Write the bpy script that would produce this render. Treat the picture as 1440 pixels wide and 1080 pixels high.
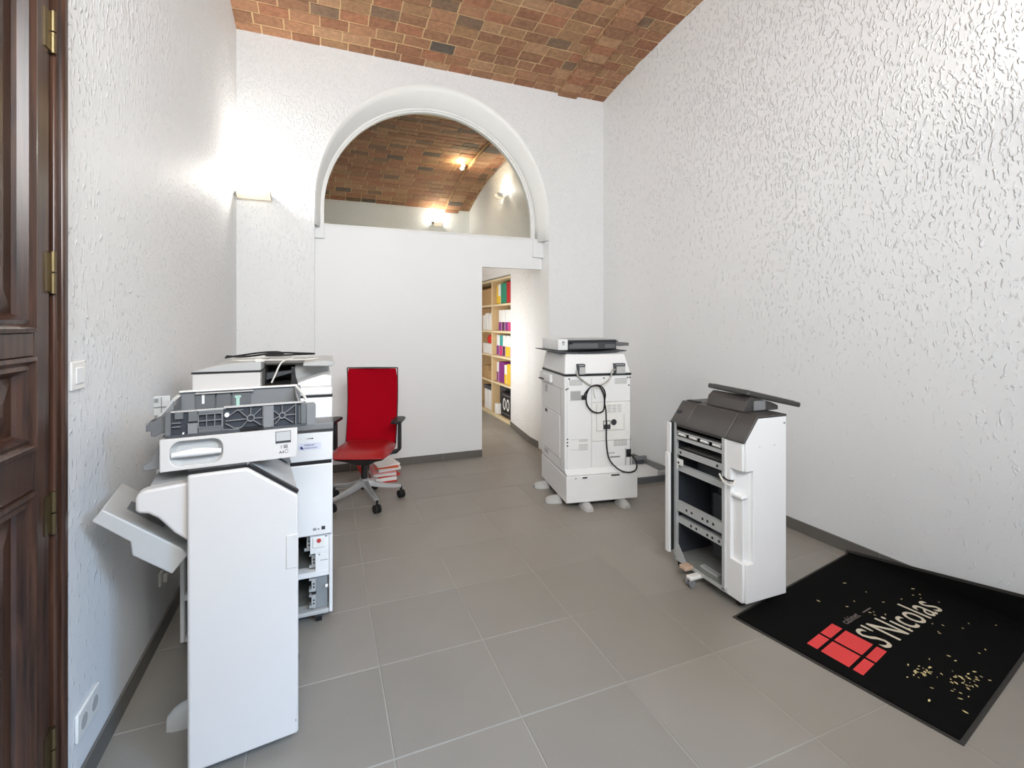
import bpy, bmesh, math, random
from mathutils import Vector, Matrix
random.seed(7)
PI = math.pi
for o in list(bpy.data.objects): bpy.data.objects.remove(o)
sc = bpy.context.scene
C = sc.collection

# ------------------------------------------------------------------ camera, world, light
F = 668.0; HOR = 453.0; CAMH = 1.42; TH = math.atan(266 / F)
cd = bpy.data.cameras.new('camera'); cam = bpy.data.objects.new('camera', cd); C.objects.link(cam)
cd.sensor_width = 36; cd.lens = F / 1440 * 36; cd.shift_y = -(540 - HOR) / 1440
cd.clip_start = 0.02; cd.clip_end = 100
cam.location = (0, 0, CAMH); cam.rotation_euler = (PI / 2, 0, -TH)
sc.camera = cam
sc.view_settings.view_transform = 'Standard'; sc.view_settings.look = 'None'
sc.view_settings.exposure = 0.23; sc.view_settings.gamma = 1; sc.view_settings.use_curve_mapping = False
w = bpy.data.worlds.new('world'); sc.world = w; w.use_nodes = True
w.node_tree.nodes['Background'].inputs[0].default_value = (0.62, 0.80, 1.0, 1)
w.node_tree.nodes['Background'].inputs[1].default_value = 1.0

def light(name, kind, loc, power, color=(1, 1, 1), rot=(0, 0, 0), size=(1, 1), parent=None, radius=0.05, spread=None):
    l = bpy.data.lights.new(name, kind); l.energy = power; l.color = color
    if kind == 'AREA':
        l.shape = 'RECTANGLE'; l.size = size[0]; l.size_y = size[1]
        if spread: l.spread = spread
    else:
        l.shadow_soft_size = radius
    o = bpy.data.objects.new(name, l); C.objects.link(o); o.location = loc; o.rotation_euler = rot
    if parent: o.parent = parent
    return o
# neutral fill light added before the solid front wall, behind the camera (faces +Y)
light('front_fill', 'AREA', (0.45, -0.82, 2.72), 92, (0.94, 0.975, 1.0), (PI / 2, 0, 0), (1.75, 1.15), spread=2.7)
# blue sky over the street: comes steeply in through the open entrance door and reaches only the low left of the room
sky_from = Vector((6.3, -6.0, 5.5)); sky_to = Vector((-0.5, 2.0, 0.5))
sk = light('daylight_sky', 'AREA', sky_from, 1550, (0.38, 0.63, 1.0), (0, 0, 0), (3.6, 3.0))
sk.rotation_euler = (sky_to - sky_from).to_track_quat('-Z', 'Y').to_euler()
# lamps of the room (wall lamps build their own light further down)

def project(p):
    x, y, z = p
    d = y * math.cos(TH) + x * math.sin(TH); l = x * math.cos(TH) - y * math.sin(TH)
    if d < 0.05: return None
    return (720 + F * l / d, HOR - F * (z - CAMH) / d, d)

# ------------------------------------------------------------------ materials
def lin(c):
    c = c / 255.0
    return c / 12.92 if c <= 0.04045 else ((c + 0.055) / 1.055) ** 2.4
def S(r, g, b): return (lin(r), lin(g), lin(b), 1)
MATS = {}
def mat(name, col, rough=0.5, metal=0.0, var=0.06, scale=30, bump=0.0, bscale=200, spec=0.5):
    m = bpy.data.materials.new(name); m.use_nodes = True; nt = m.node_tree; b = nt.nodes['Principled BSDF']
    b.inputs['Roughness'].default_value = rough; b.inputs['Metallic'].default_value = metal
    b.inputs['Specular IOR Level'].default_value = spec
    g = nt.nodes.new('ShaderNodeNewGeometry')
    n = nt.nodes.new('ShaderNodeTexNoise'); n.inputs['Scale'].default_value = scale; n.inputs['Detail'].default_value = 3
    nt.links.new(g.outputs['Position'], n.inputs['Vector'])
    mx = nt.nodes.new('ShaderNodeMix'); mx.data_type = 'RGBA'
    mx.inputs['A'].default_value = tuple(c * (1 - var) for c in col[:3]) + (1,)
    mx.inputs['B'].default_value = tuple(min(1, c * (1 + var)) for c in col[:3]) + (1,)
    nt.links.new(n.outputs['Fac'], mx.inputs['Factor']); nt.links.new(mx.outputs['Result'], b.inputs['Base Color'])
    if bump:
        n2 = nt.nodes.new('ShaderNodeTexNoise'); n2.inputs['Scale'].default_value = bscale
        nt.links.new(g.outputs['Position'], n2.inputs['Vector'])
        bp = nt.nodes.new('ShaderNodeBump'); bp.inputs['Strength'].default_value = bump; bp.inputs['Distance'].default_value = 0.002
        nt.links.new(n2.outputs['Fac'], bp.inputs['Height']); nt.links.new(bp.outputs['Normal'], b.inputs['Normal'])
    MATS[name] = m
    return m

def plaster(name, col, strength, mask_lo, mask_hi, dist=0.008, vstretch=0.5, scale=72, low=0.0, yfade=None):
    m = bpy.data.materials.new(name); m.use_nodes = True; nt = m.node_tree; N = nt.nodes; L = nt.links
    b = N['Principled BSDF']; b.inputs['Base Color'].default_value = col; b.inputs['Roughness'].default_value = 0.6
    b.inputs['Specular IOR Level'].default_value = 0.3
    g = N.new('ShaderNodeNewGeometry')
    big = N.new('ShaderNodeTexNoise'); big.inputs['Scale'].default_value = 2.2; big.inputs['Detail'].default_value = 2
    L.new(g.outputs['Position'], big.inputs['Vector'])
    # swing of the trowel: bend the stretched coordinates with the broad noise
    sub = N.new('ShaderNodeVectorMath'); sub.operation = 'MULTIPLY'; sub.inputs[1].default_value = (0.10, 0.10, 0.08)
    L.new(big.outputs['Color'], sub.inputs[0])
    add = N.new('ShaderNodeVectorMath'); add.operation = 'ADD'; L.new(g.outputs['Position'], add.inputs[0]); L.new(sub.outputs[0], add.inputs[1])
    mp = N.new('ShaderNodeVectorMath'); mp.operation = 'MULTIPLY'; mp.inputs[1].default_value = (1, 1, vstretch)
    L.new(add.outputs[0], mp.inputs[0])
    n1 = N.new('ShaderNodeTexNoise'); n1.inputs['Scale'].default_value = scale; n1.inputs['Detail'].default_value = 1.0; n1.inputs['Distortion'].default_value = 0.5
    L.new(mp.outputs[0], n1.inputs['Vector'])
    mk = N.new('ShaderNodeTexNoise'); mk.inputs['Scale'].default_value = 0.9; mk.inputs['Detail'].default_value = 1
    L.new(g.outputs['Position'], mk.inputs['Vector'])
    r2 = N.new('ShaderNodeMapRange'); r2.inputs['From Min'].default_value = mask_lo; r2.inputs['From Max'].default_value = mask_hi
    L.new(mk.outputs['Fac'], r2.inputs['Value'])
    # the trowelled ridges are denser high up, sparser towards the floor
    sx = N.new('ShaderNodeSeparateXYZ'); L.new(g.outputs['Position'], sx.inputs[0])
    r3 = N.new('ShaderNodeMapRange'); r3.inputs['From Min'].default_value = 1.0; r3.inputs['From Max'].default_value = 2.6; r3.inputs['To Min'].default_value = low; r3.inputs['To Max'].default_value = 1.0
    L.new(sx.outputs['Z'], r3.inputs['Value'])
    last = r3
    if yfade:
        r4 = N.new('ShaderNodeMapRange'); r4.inputs['From Min'].default_value = yfade[0]; r4.inputs['From Max'].default_value = yfade[1]; r4.inputs['To Min'].default_value = yfade[2]; r4.inputs['To Max'].default_value = 0.1
        L.new(sx.outputs['Y'], r4.inputs['Value'])
        ad = N.new('ShaderNodeMath'); ad.operation = 'ADD'; L.new(r3.outputs[0], ad.inputs[0]); L.new(r4.outputs[0], ad.inputs[1]); last = ad
    m0 = N.new('ShaderNodeMath'); m0.operation = 'MULTIPLY_ADD'; m0.inputs[1].default_value = 0.5; L.new(r2.outputs[0], m0.inputs[0]); L.new(last.outputs[0], m0.inputs[2])
    m1 = N.new('ShaderNodeMath'); m1.operation = 'MULTIPLY_ADD'; m1.inputs[1].default_value = 0.12; m1.inputs[2].default_value = -0.165; L.new(m0.outputs[0], m1.inputs[0])
    m2 = N.new('ShaderNodeMath'); m2.operation = 'ADD'; L.new(n1.outputs['Fac'], m2.inputs[0]); L.new(m1.outputs[0], m2.inputs[1])
    mul = N.new('ShaderNodeMapRange'); mul.interpolation_type = 'SMOOTHSTEP'
    mul.inputs['From Min'].default_value = 0.46; mul.inputs['From Max'].default_value = 0.70
    L.new(m2.outputs[0], mul.inputs['Value'])
    r5 = N.new('ShaderNodeMapRange'); r5.inputs['From Min'].default_value = 0.4; r5.inputs['From Max'].default_value = 2.2; r5.inputs['To Min'].default_value = 0.4 if low < .5 else 1.0
    L.new(sx.outputs['Z'], r5.inputs['Value'])
    hm = N.new('ShaderNodeMath'); hm.operation = 'MULTIPLY'; L.new(mul.outputs[0], hm.inputs[0]); L.new(r5.outputs[0], hm.inputs[1]); mul = hm
    bp = N.new('ShaderNodeBump'); bp.inputs['Strength'].default_value = strength; bp.inputs['Distance'].default_value = dist
    L.new(mul.outputs[0], bp.inputs['Height']); L.new(bp.outputs['Normal'], b.inputs['Normal'])
    MATS[name] = m
    return m

plaster('plaster_rough', S(232, 233, 233), 0.75, 0.35, 0.62)
plaster('plaster_right', S(235, 236, 236), 0.85, 0.35, 0.62, scale=58, yfade=(4.4, 1.6, -.6))
plaster('plaster_soft', S(235, 236, 236), 0.6, 0.40, 0.7, dist=0.007)
plaster('plaster_crumbly', S(238, 237, 236), 0.9, 0.3, 0.6, scale=48, vstretch=0.7, low=1.0, dist=.008)
mat('wall_smooth', S(237, 238, 238), 0.5, var=0.015, scale=3)
mat('trim_white', S(236, 236, 233), 0.4, var=0.02, scale=6)
mat('skirting', S(104, 101, 96), 0.45, var=0.06, scale=120)
mat('grout', S(168, 165, 158), 0.9, var=0.5, scale=1.6)
mat('mortar', S(206, 176, 134), 0.95, var=0.15, scale=40, bump=0.6, bscale=120)
mat('white_plastic', S(240, 240, 239), 0.42, var=0.015, scale=8, bump=0.05, bscale=600)
mat('cool_white_plastic', S(212, 208, 204), 0.45, var=0.015, scale=8, bump=0.08, bscale=700)
mat('light_grey_plastic', S(188, 188, 186), 0.45, var=0.03)
mat('grey_plastic', S(128, 129, 130), 0.5, var=0.05)
mat('mid_grey_plastic', S(104, 106, 107), 0.5, var=0.06)
mat('dark_grey_plastic', S(70, 73, 77), 0.5, var=0.08)
mat('charcoal_plastic', S(64, 61, 59), 0.42, var=0.06, bump=0.15, bscale=500)
mat('black_plastic', S(26, 26, 28), 0.45, var=0.1)
mat('black_rubber', S(20, 20, 21), 0.7, var=0.1)
mat('sheet_metal', S(192, 195, 194), 0.42, 0.25, var=0.06)
mat('galvanised', S(152, 158, 161), 0.45, 0.3, var=0.14, scale=22)
mat('silver', S(205, 206, 208), 0.3, 0.6, var=0.03)
mat('chrome', S(200, 200, 200), 0.18, 1.0, var=0.03)
mat('aluminium', S(196, 196, 196), 0.3, 0.7, var=0.04)
mat('brass', S(118, 104, 76), 0.35, 0.9, var=0.15)
mat('red_fabric', S(170, 2, 26), 0.95, var=0.12, scale=300, bump=0.5, bscale=900, spec=0.12)
mat('red_leather', S(158, 20, 26), 0.38, var=0.12, scale=60, bump=0.2, bscale=260)
mat('ink', S(58, 58, 62), 0.6)
mat('pale_ink', S(150, 150, 152), 0.6)
mat('blue_ink', S(40, 40, 120), 0.6)
mat('red_ink', S(196, 70, 62), 0.6)
mat('sticker', S(226, 228, 240), 0.4)
mat('mint_plastic', S(176, 214, 196), 0.4)
mat('cable_white', S(226, 224, 216), 0.45)
mat('cable_grey', S(176, 172, 164), 0.5)
mat('oak', S(206, 176, 132), 0.5, var=0.14, scale=14)
mat('shelf_edge', S(232, 212, 172), 0.5, var=0.06)
mat('cardboard', S(186, 150, 104), 0.8, var=0.12)
mat('paper', S(240, 238, 234), 0.75, var=0.03)
mat('red_card', S(206, 44, 34), 0.6, var=0.08)
mat('orange_card', S(222, 92, 44), 0.6, var=0.08)
mat('pink_card', S(226, 150, 150), 0.65, var=0.08)
mat('binder_green', S(30, 140, 108), 0.5); mat('binder_red', S(190, 24, 34), 0.5)
mat('binder_yellow', S(236, 196, 50), 0.5); mat('binder_purple', S(136, 36, 128), 0.5)
mat('binder_pink', S(214, 50, 120), 0.5); mat('binder_plum', S(96, 30, 80), 0.5); mat('binder_teal', S(60, 170, 160), 0.5)
mat('mat_rubber', S(52, 50, 46), 0.8, var=0.2, bump=0.4, bscale=300)
mat('mat_cream', S(214, 204, 182), 0.95, var=0.14, scale=260)
mat('mat_red', S(226, 66, 66), 0.95, var=0.22, scale=420)
mat('mat_grey', S(120, 110, 104), 0.95, var=0.2, scale=200)
mat('petal', S(226, 208, 150), 0.8, var=0.25, scale=40)
mat('beige_block', S(206, 176, 152), 0.7, var=0.12)
mat('ivory', S(240, 239, 234), 0.4)
mat('dusty_metal', S(142, 144, 140), 0.6, 0.35, var=0.2, scale=26)
mat('inner_dark', S(50, 54, 61), 0.55, var=0.2, scale=10)

def carpet():
    m = mat('mat_pile', S(15, 15, 15), 1.0, var=0.5, scale=700, bump=1.0, bscale=800, spec=0.1); return m
carpet()

def wood():
    m = bpy.data.materials.new('dark_wood'); m.use_nodes = True; nt = m.node_tree; b = nt.nodes['Principled BSDF']
    g = nt.nodes.new('ShaderNodeNewGeometry'); mp = nt.nodes.new('ShaderNodeVectorMath'); mp.operation = 'MULTIPLY'
    mp.inputs[1].default_value = (30, 30, 1.6); nt.links.new(g.outputs['Position'], mp.inputs[0])
    n = nt.nodes.new('ShaderNodeTexNoise'); n.inputs['Scale'].default_value = 2.2; n.inputs['Detail'].default_value = 5; n.inputs['Distortion'].default_value = 0.4
    nt.links.new(mp.outputs[0], n.inputs['Vector'])
    r = nt.nodes.new('ShaderNodeValToRGB'); r.color_ramp.elements[0].color = S(36, 22, 16); r.color_ramp.elements[1].color = S(86, 58, 45)
    r.color_ramp.elements[0].position = 0.3; r.color_ramp.elements[1].position = 0.75
    nt.links.new(n.outputs['Fac'], r.inputs[0]); nt.links.new(r.outputs[0], b.inputs['Base Color'])
    b.inputs['Roughness'].default_value = 0.28
    MATS['dark_wood'] = m
wood()

def brick_material():
    m = bpy.data.materials.new('brick'); m.use_nodes = True; nt = m.node_tree; N = nt.nodes; L = nt.links; b = N['Principled BSDF']
    oi = N.new('ShaderNodeObjectInfo'); g = N.new('ShaderNodeNewGeometry')
    a = N.new('ShaderNodeMath'); a.operation = 'ADD'; L.new(oi.outputs['Random'], a.inputs[0]); L.new(g.outputs['Random Per Island'], a.inputs[1])
    fr = N.new('ShaderNodeMath'); fr.operation = 'FRACT'; L.new(a.outputs[0], fr.inputs[0])
    r = N.new('ShaderNodeValToRGB'); cr = r.color_ramp; cr.interpolation = 'CONSTANT'
    cols = [(0, (158, 114, 84)), (.16, (170, 124, 92)), (.32, (150, 104, 76)), (.46, (176, 136, 102)), (.60, (160, 122, 88)), (.72, (146, 106, 78)), (.82, (164, 112, 82)), (.91, (128, 102, 80)), (.965, (98, 88, 78))]
    cr.elements[0].position = 0; cr.elements[0].color = S(*cols[0][1]); cr.elements[1].position = cols[1][0]; cr.elements[1].color = S(*cols[1][1])
    for p, c in cols[2:]:
        e = cr.elements.new(p); e.color = S(*c)
    L.new(fr.outputs[0], r.inputs[0])
    n = N.new('ShaderNodeTexNoise'); n.inputs['Scale'].default_value = 28; n.inputs['Detail'].default_value = 5; L.new(g.outputs['Position'], n.inputs['Vector'])
    mr = N.new('ShaderNodeMapRange'); mr.inputs['From Min'].default_value = .3; mr.inputs['From Max'].default_value = .7; mr.inputs['To Min'].default_value = .68; mr.inputs['To Max'].default_value = 1.12
    L.new(n.outputs['Fac'], mr.inputs['Value'])
    vm = N.new('ShaderNodeVectorMath'); vm.operation = 'SCALE'; L.new(r.outputs[0], vm.inputs[0]); L.new(mr.outputs[0], vm.inputs['Scale'])
    L.new(vm.outputs[0], b.inputs['Base Color']); b.inputs['Roughness'].default_value = 0.85
    bp = N.new('ShaderNodeBump'); bp.inputs['Strength'].default_value = .5; bp.inputs['Distance'].default_value = .004
    n2 = N.new('ShaderNodeTexNoise'); n2.inputs['Scale'].default_value = 70; n2.inputs['Detail'].default_value = 4; L.new(g.outputs['Position'], n2.inputs['Vector'])
    L.new(n2.outputs['Fac'], bp.inputs['Height']); L.new(bp.outputs['Normal'], b.inputs['Normal'])
    MATS['brick'] = m
brick_material()

def tile_material():
    m = bpy.data.materials.new('floor_tile'); m.use_nodes = True; nt = m.node_tree; N = nt.nodes; L = nt.links; b = N['Principled BSDF']
    oi = N.new('ShaderNodeObjectInfo'); g = N.new('ShaderNodeNewGeometry')
    n = N.new('ShaderNodeTexNoise'); n.inputs['Scale'].default_value = 320; n.inputs['Detail'].default_value = 2; L.new(g.outputs['Position'], n.inputs['Vector'])
    n3 = N.new('ShaderNodeTexNoise'); n3.inputs['Scale'].default_value = 4; L.new(g.outputs['Position'], n3.inputs['Vector'])
    a = N.new('ShaderNodeMath'); a.operation = 'MULTIPLY_ADD'; a.inputs[1].default_value = .10; a.inputs[2].default_value = .90; L.new(oi.outputs['Random'], a.inputs[0])
    a2 = N.new('ShaderNodeMath'); a2.operation = 'MULTIPLY_ADD'; a2.inputs[1].default_value = .22; L.new(n.outputs['Fac'], a2.inputs[0]); L.new(a.outputs[0], a2.inputs[2])
    a3 = N.new('ShaderNodeMath'); a3.operation = 'MULTIPLY_ADD'; a3.inputs[1].default_value = .14; L.new(n3.outputs['Fac'], a3.inputs[0]); L.new(a2.outputs[0], a3.inputs[2])
    vm = N.new('ShaderNodeVectorMath'); vm.operation = 'SCALE'; vm.inputs[0].default_value = S(139, 134, 126)[:3]; L.new(a3.outputs[0], vm.inputs['Scale'])
    L.new(vm.outputs[0], b.inputs['Base Color']); b.inputs['Roughness'].default_value = 0.42
    MATS['floor_tile'] = m
tile_material()

def glass():
    m = bpy.data.materials.new('pane_glass'); m.use_nodes = True; nt = m.node_tree; N = nt.nodes; L = nt.links
    N.remove(N['Principled BSDF']); out = N['Material Output']
    t = N.new('ShaderNodeBsdfTransparent'); t.inputs[0].default_value = (0.93, 0.95, 0.93, 1)
    gl = N.new('ShaderNodeBsdfGlossy'); gl.inputs['Roughness'].default_value = 0.0
    fr = N.new('ShaderNodeFresnel'); fr.inputs[0].default_value = 1.52
    mx = N.new('ShaderNodeMixShader'); L.new(fr.outputs[0], mx.inputs[0]); L.new(t.outputs[0], mx.inputs[1]); L.new(gl.outputs[0], mx.inputs[2]); L.new(mx.outputs[0], out.inputs[0])
    MATS['pane_glass'] = m
glass()

def emit(name, col, s):
    m = bpy.data.materials.new(name); m.use_nodes = True; b = m.node_tree.nodes['Principled BSDF']
    b.inputs['Base Color'].default_value = col; b.inputs['Emission Color'].default_value = col; b.inputs['Emission Strength'].default_value = s
    b.inputs['Roughness'].default_value = .3
    MATS[name] = m
emit('lamp_glow', (1, 0.93, 0.80, 1), 9.0)
emit('lamp_glass', (1, 0.86, 0.66, 1), 0.55)

# ------------------------------------------------------------------ mesh helpers
def BM(): return bmesh.new()
def box(bm, x0, x1, y0, y1, z0, z1, M=None):
    vs = [Vector((x, y, z)) for x in (x0, x1) for y in (y0, y1) for z in (z0, z1)]
    if M: vs = [M @ v for v in vs]
    v = [bm.verts.new(p) for p in vs]
    for f in ((0, 1, 3, 2), (4, 6, 7, 5), (0, 4, 5, 1), (2, 3, 7, 6), (0, 2, 6, 4), (1, 5, 7, 3)):
        bm.faces.new([v[i] for i in f])
    return bm
def prism(bm, pts, axis, a0, a1, M=None):
    """polygon pts (2-D) pushed along axis: 'y' -> pts are (x,z); 'x' -> (y,z); 'z' -> (x,y)"""
    def mk(p, a):
        q = Vector((p[0], a, p[1])) if axis == 'y' else Vector((a, p[0], p[1])) if axis == 'x' else Vector((p[0], p[1], a))
        return M @ q if M else q
    A = [bm.verts.new(mk(p, a0)) for p in pts]; B_ = [bm.verts.new(mk(p, a1)) for p in pts]
    bm.faces.new(A); bm.faces.new(B_[::-1])
    n = len(pts)
    for i in range(n): bm.faces.new((A[i], B_[i], B_[(i + 1) % n], A[(i + 1) % n]))
    return bm
def loft(bm, rings, close=True, cap=True):
    R = [[bm.verts.new(p) for p in r] for r in rings]
    n = len(R[0])
    for a, b in zip(R, R[1:]):
        for i in range(n if close else n - 1):
            bm.faces.new((a[i], a[(i + 1) % n], b[(i + 1) % n], b[i]))
    if cap and close: bm.faces.new(R[0][::-1]); bm.faces.new(R[-1])
    return bm
def smooth_path(pts, k=6):
    P = [Vector(p) for p in pts]; out = []
    for i in range(len(P) - 1):
        p0 = P[max(i - 1, 0)]; p1 = P[i]; p2 = P[i + 1]; p3 = P[min(i + 2, len(P) - 1)]
        for j in range(k):
            t = j / k
            out.append(0.5 * ((2 * p1) + (p2 - p0) * t + (2 * p0 - 5 * p1 + 4 * p2 - p3) * t * t + (3 * p1 - p0 - 3 * p2 + p3) * t ** 3))
    out.append(P[-1]); return out
def tube(bm, pts, r, n=8, smooth=0):
    P = smooth_path(pts, smooth) if smooth else [Vector(p) for p in pts]
    rings = []; up = None
    for i, p in enumerate(P):
        d = (P[min(i + 1, len(P) - 1)] - P[max(i - 1, 0)]).normalized()
        if up is None:
            up = Vector((0, 0, 1)) if abs(d.z) < .9 else Vector((1, 0, 0))
        a = d.cross(up).normalized(); up = a.cross(d).normalized()
        rr = r[i] if isinstance(r, (list, tuple)) else r
        rings.append([p + a * rr * math.cos(2 * PI * k / n) + up * rr * math.sin(2 * PI * k / n) for k in range(n)])
    return loft(bm, rings)
def cyl(bm, p0, p1, r, n=16): return tube(bm, [p0, p1], r, n)
def plate_hole(bm, x0, x1, z0, z1, hole, y0, y1):
    """plate in xz with a hole (ccw points), between y0 and y1"""
    cx = sum(p[0] for p in hole) / len(hole); cz = sum(p[1] for p in hole) / len(hole)
    outer = []
    for px, pz in hole:
        dx, dz = px - cx, pz - cz; t = 1e9
        if dx > 1e-9: t = min(t, (x1 - cx) / dx)
        if dx < -1e-9: t = min(t, (x0 - cx) / dx)
        if dz > 1e-9: t = min(t, (z1 - cz) / dz)
        if dz < -1e-9: t = min(t, (z0 - cz) / dz)
        outer.append([cx + dx * t, cz + dz * t])
    for c in ((x0, z0), (x1, z0), (x1, z1), (x0, z1)):
        i = min(range(len(outer)), key=lambda k: (outer[k][0] - c[0]) ** 2 + (outer[k][1] - c[1]) ** 2); outer[i] = list(c)
    n = len(hole)
    o0 = [bm.verts.new((p[0], y0, p[1])) for p in outer]; h0 = [bm.verts.new((p[0], y0, p[1])) for p in hole]
    o1 = [bm.verts.new((p[0], y1, p[1])) for p in outer]; h1 = [bm.verts.new((p[0], y1, p[1])) for p in hole]
    for i in range(n):
        j = (i + 1) % n
        bm.faces.new((o0[i], o0[j], h0[j], h0[i])); bm.faces.new((o1[j], o1[i], h1[i], h1[j]))
        bm.faces.new((h0[i], h0[j], h1[j], h1[i])); bm.faces.new((o0[j], o0[i], o1[i], o1[j]))
    return bm
def rrect(x0, x1, z0, z1, r, k=5):
    pts = []
    for cx, cz, a in ((x1 - r, z0 + r, -PI / 2), (x1 - r, z1 - r, 0), (x0 + r, z1 - r, PI / 2), (x0 + r, z0 + r, PI)):
        for i in range(k + 1):
            t = a + PI / 2 * i / k; pts.append((cx + r * math.cos(t), cz + r * math.sin(t)))
    return pts
def obj(name, bm, m, parent=None, bevel=0.0, smooth=False, seg=2, sub=0, loc=None, angle=0.6):
    me = bpy.data.meshes.new(name)
    bmesh.ops.recalc_face_normals(bm, faces=bm.faces[:])
    bm.to_mesh(me); bm.free()
    me.materials.append(MATS[m])
    if smooth or bevel:
        for p in me.polygons: p.use_smooth = True
        if not sub: me.set_sharp_from_angle(angle=0.7)
    o = bpy.data.objects.new(name, me); C.objects.link(o)
    if parent: o.parent = parent
    if loc: o.location = loc
    if bevel:
        b = o.modifiers.new('bevel', 'BEVEL'); b.width = bevel; b.segments = seg; b.limit_method = 'ANGLE'; b.angle_limit = angle
        b.harden_normals = False
    if sub:
        s = o.modifiers.new('sub', 'SUBSURF'); s.levels = sub; s.render_levels = sub
    return o
def tag(o, label, cat, group=None, kind=None):
    o['label'] = label; o['category'] = cat
    if group: o['group'] = group
    if kind: o['kind'] = kind
    return o
def thing(name, label, cat, loc=(0, 0, 0), rz=0, group=None):
    o = bpy.data.objects.new(name, None); C.objects.link(o); o.location = loc; o.rotation_euler = (0, 0, math.radians(rz))
    o.empty_display_size = .1
    return tag(o, label, cat, group)
def struct(name, bm, m, label, cat='wall', bevel=0, smooth=False):
    o = obj(name, bm, m, None, bevel, smooth); o['kind'] = 'structure'; o['label'] = label; o['category'] = cat
    return o
def part(parent, name, m, *boxes, bevel=0.0, seg=2):
    bm = BM()
    for b in boxes: box(bm, *b)
    return obj(name, bm, m, parent, bevel, seg=seg)
def text(parent, name, body, m, size, M, shear=0, depth=0.0006, align='LEFT', offset=0.0, xs=1.0, space=1.0):
    cu = bpy.data.curves.new(name, 'FONT'); cu.body = body; cu.size = size; cu.extrude = depth; cu.shear = shear; cu.align_x = align; cu.offset = offset; cu.space_character = space
    cu.resolution_u = 3
    t = bpy.data.objects.new('tmp', cu); C.objects.link(t)
    bpy.context.view_layer.update()
    me = bpy.data.meshes.new_from_object(t.evaluated_get(bpy.context.evaluated_depsgraph_get()))
    bpy.data.objects.remove(t)
    me.transform(Matrix.Diagonal((xs, 1, 1, 1))); me.transform(M)
    me.materials.clear(); me.materials.append(MATS[m])
    o = bpy.data.objects.new(name, me); C.objects.link(o); o.parent = parent
    return o
FRONT = Matrix.Rotation(PI / 2, 4, 'X')   # text in xz plane facing -y
def at(x, y, z, R=FRONT): return Matrix.Translation((x, y, z)) @ R

# ------------------------------------------------------------------ the setting
XL = -0.68; YB = 4.60; YP = 4.78; YF = -0.85
def XR(y): return 2.94 + (4.6 - y) * 0.026
XPR = 2.34                      # right flank of the passage behind the arch
TP = 0.449; TX0 = 0.217; TY0 = 2.023

# floor
fl = struct('floor', box(BM(), -1.0, 3.4, -1.2, 8.2, -0.10, -0.002), 'grout', 'grey square tiled floor with pale thin joints', 'floor')
bm = BM(); g = 0.0022
box(bm, -TP / 2 + g, TP / 2 - g, -TP / 2 + g, TP / 2 - g, -0.008, 0.0)
bmesh.ops.bevel(bm, geom=[e for e in bm.edges if all(v.co.z > -0.001 for v in e.verts)], offset=0.0012, segments=1, affect='EDGES')
tile_me = bpy.data.meshes.new('floor_tile'); bmesh.ops.recalc_face_normals(bm, faces=bm.faces[:]); bm.to_mesh(tile_me); bm.free(); tile_me.materials.append(MATS['floor_tile'])
for i in range(-3, 7):
    for j in range(-7, 14):
        x = TX0 + (i + .5) * TP; y = TY0 + (j + .5) * TP
        if x < XL - .2 or x > 3.35 or y < -1.0 or y > 8.1: continue
        if y > 5.3 and x > 2.9: continue
        o = bpy.data.objects.new('floor_tile', tile_me); C.objects.link(o); o.location = (x, y, 0); o.parent = fl

# vaults of brick
class Vault:
    def __init__(s, yc, half, apex, rise):
        s.yc, s.half, s.apex = yc, half, apex; s.R = (half * half + rise * rise) / (2 * rise)
    def z(s, y): return s.apex - (s.R - math.sqrt(s.R * s.R - (y - s.yc) ** 2))
    def slope(s, y): return -math.asin((y - s.yc) / s.R)
def vault_shell(name, v, x0, x1, y0, y1, label):
    bm = BM(); n = 24; low = []; up = []
    for i in range(n + 1):
        y = y0 + (y1 - y0) * i / n; z = v.z(y); low.append((y, z)); up.append((y, z + .12))
    prism(bm, low + up[::-1], 'x', x0, x1)
    return struct(name, bm, 'mortar', label, 'ceiling')
bricks_me = []
for k in range(4):
    bm = BM(); box(bm, -.5, .5, -.5, .5, -.5, .5)
    r = random.Random(k)
    bmesh.ops.bevel(bm, geom=[e for e in bm.edges if all(v.co.z < 0 for v in e.verts)], offset=0.03, segments=1, affect='EDGES')
    for vtx in bm.verts:
        vtx.co.x += r.uniform(-.012, .012); vtx.co.y += r.uniform(-.03, .03)
    me = bpy.data.meshes.new('brick'); bmesh.ops.recalc_face_normals(bm, faces=bm.faces[:]); bm.to_mesh(me); bm.free(); me.materials.append(MATS['brick']); bricks_me.append(me)
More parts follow.
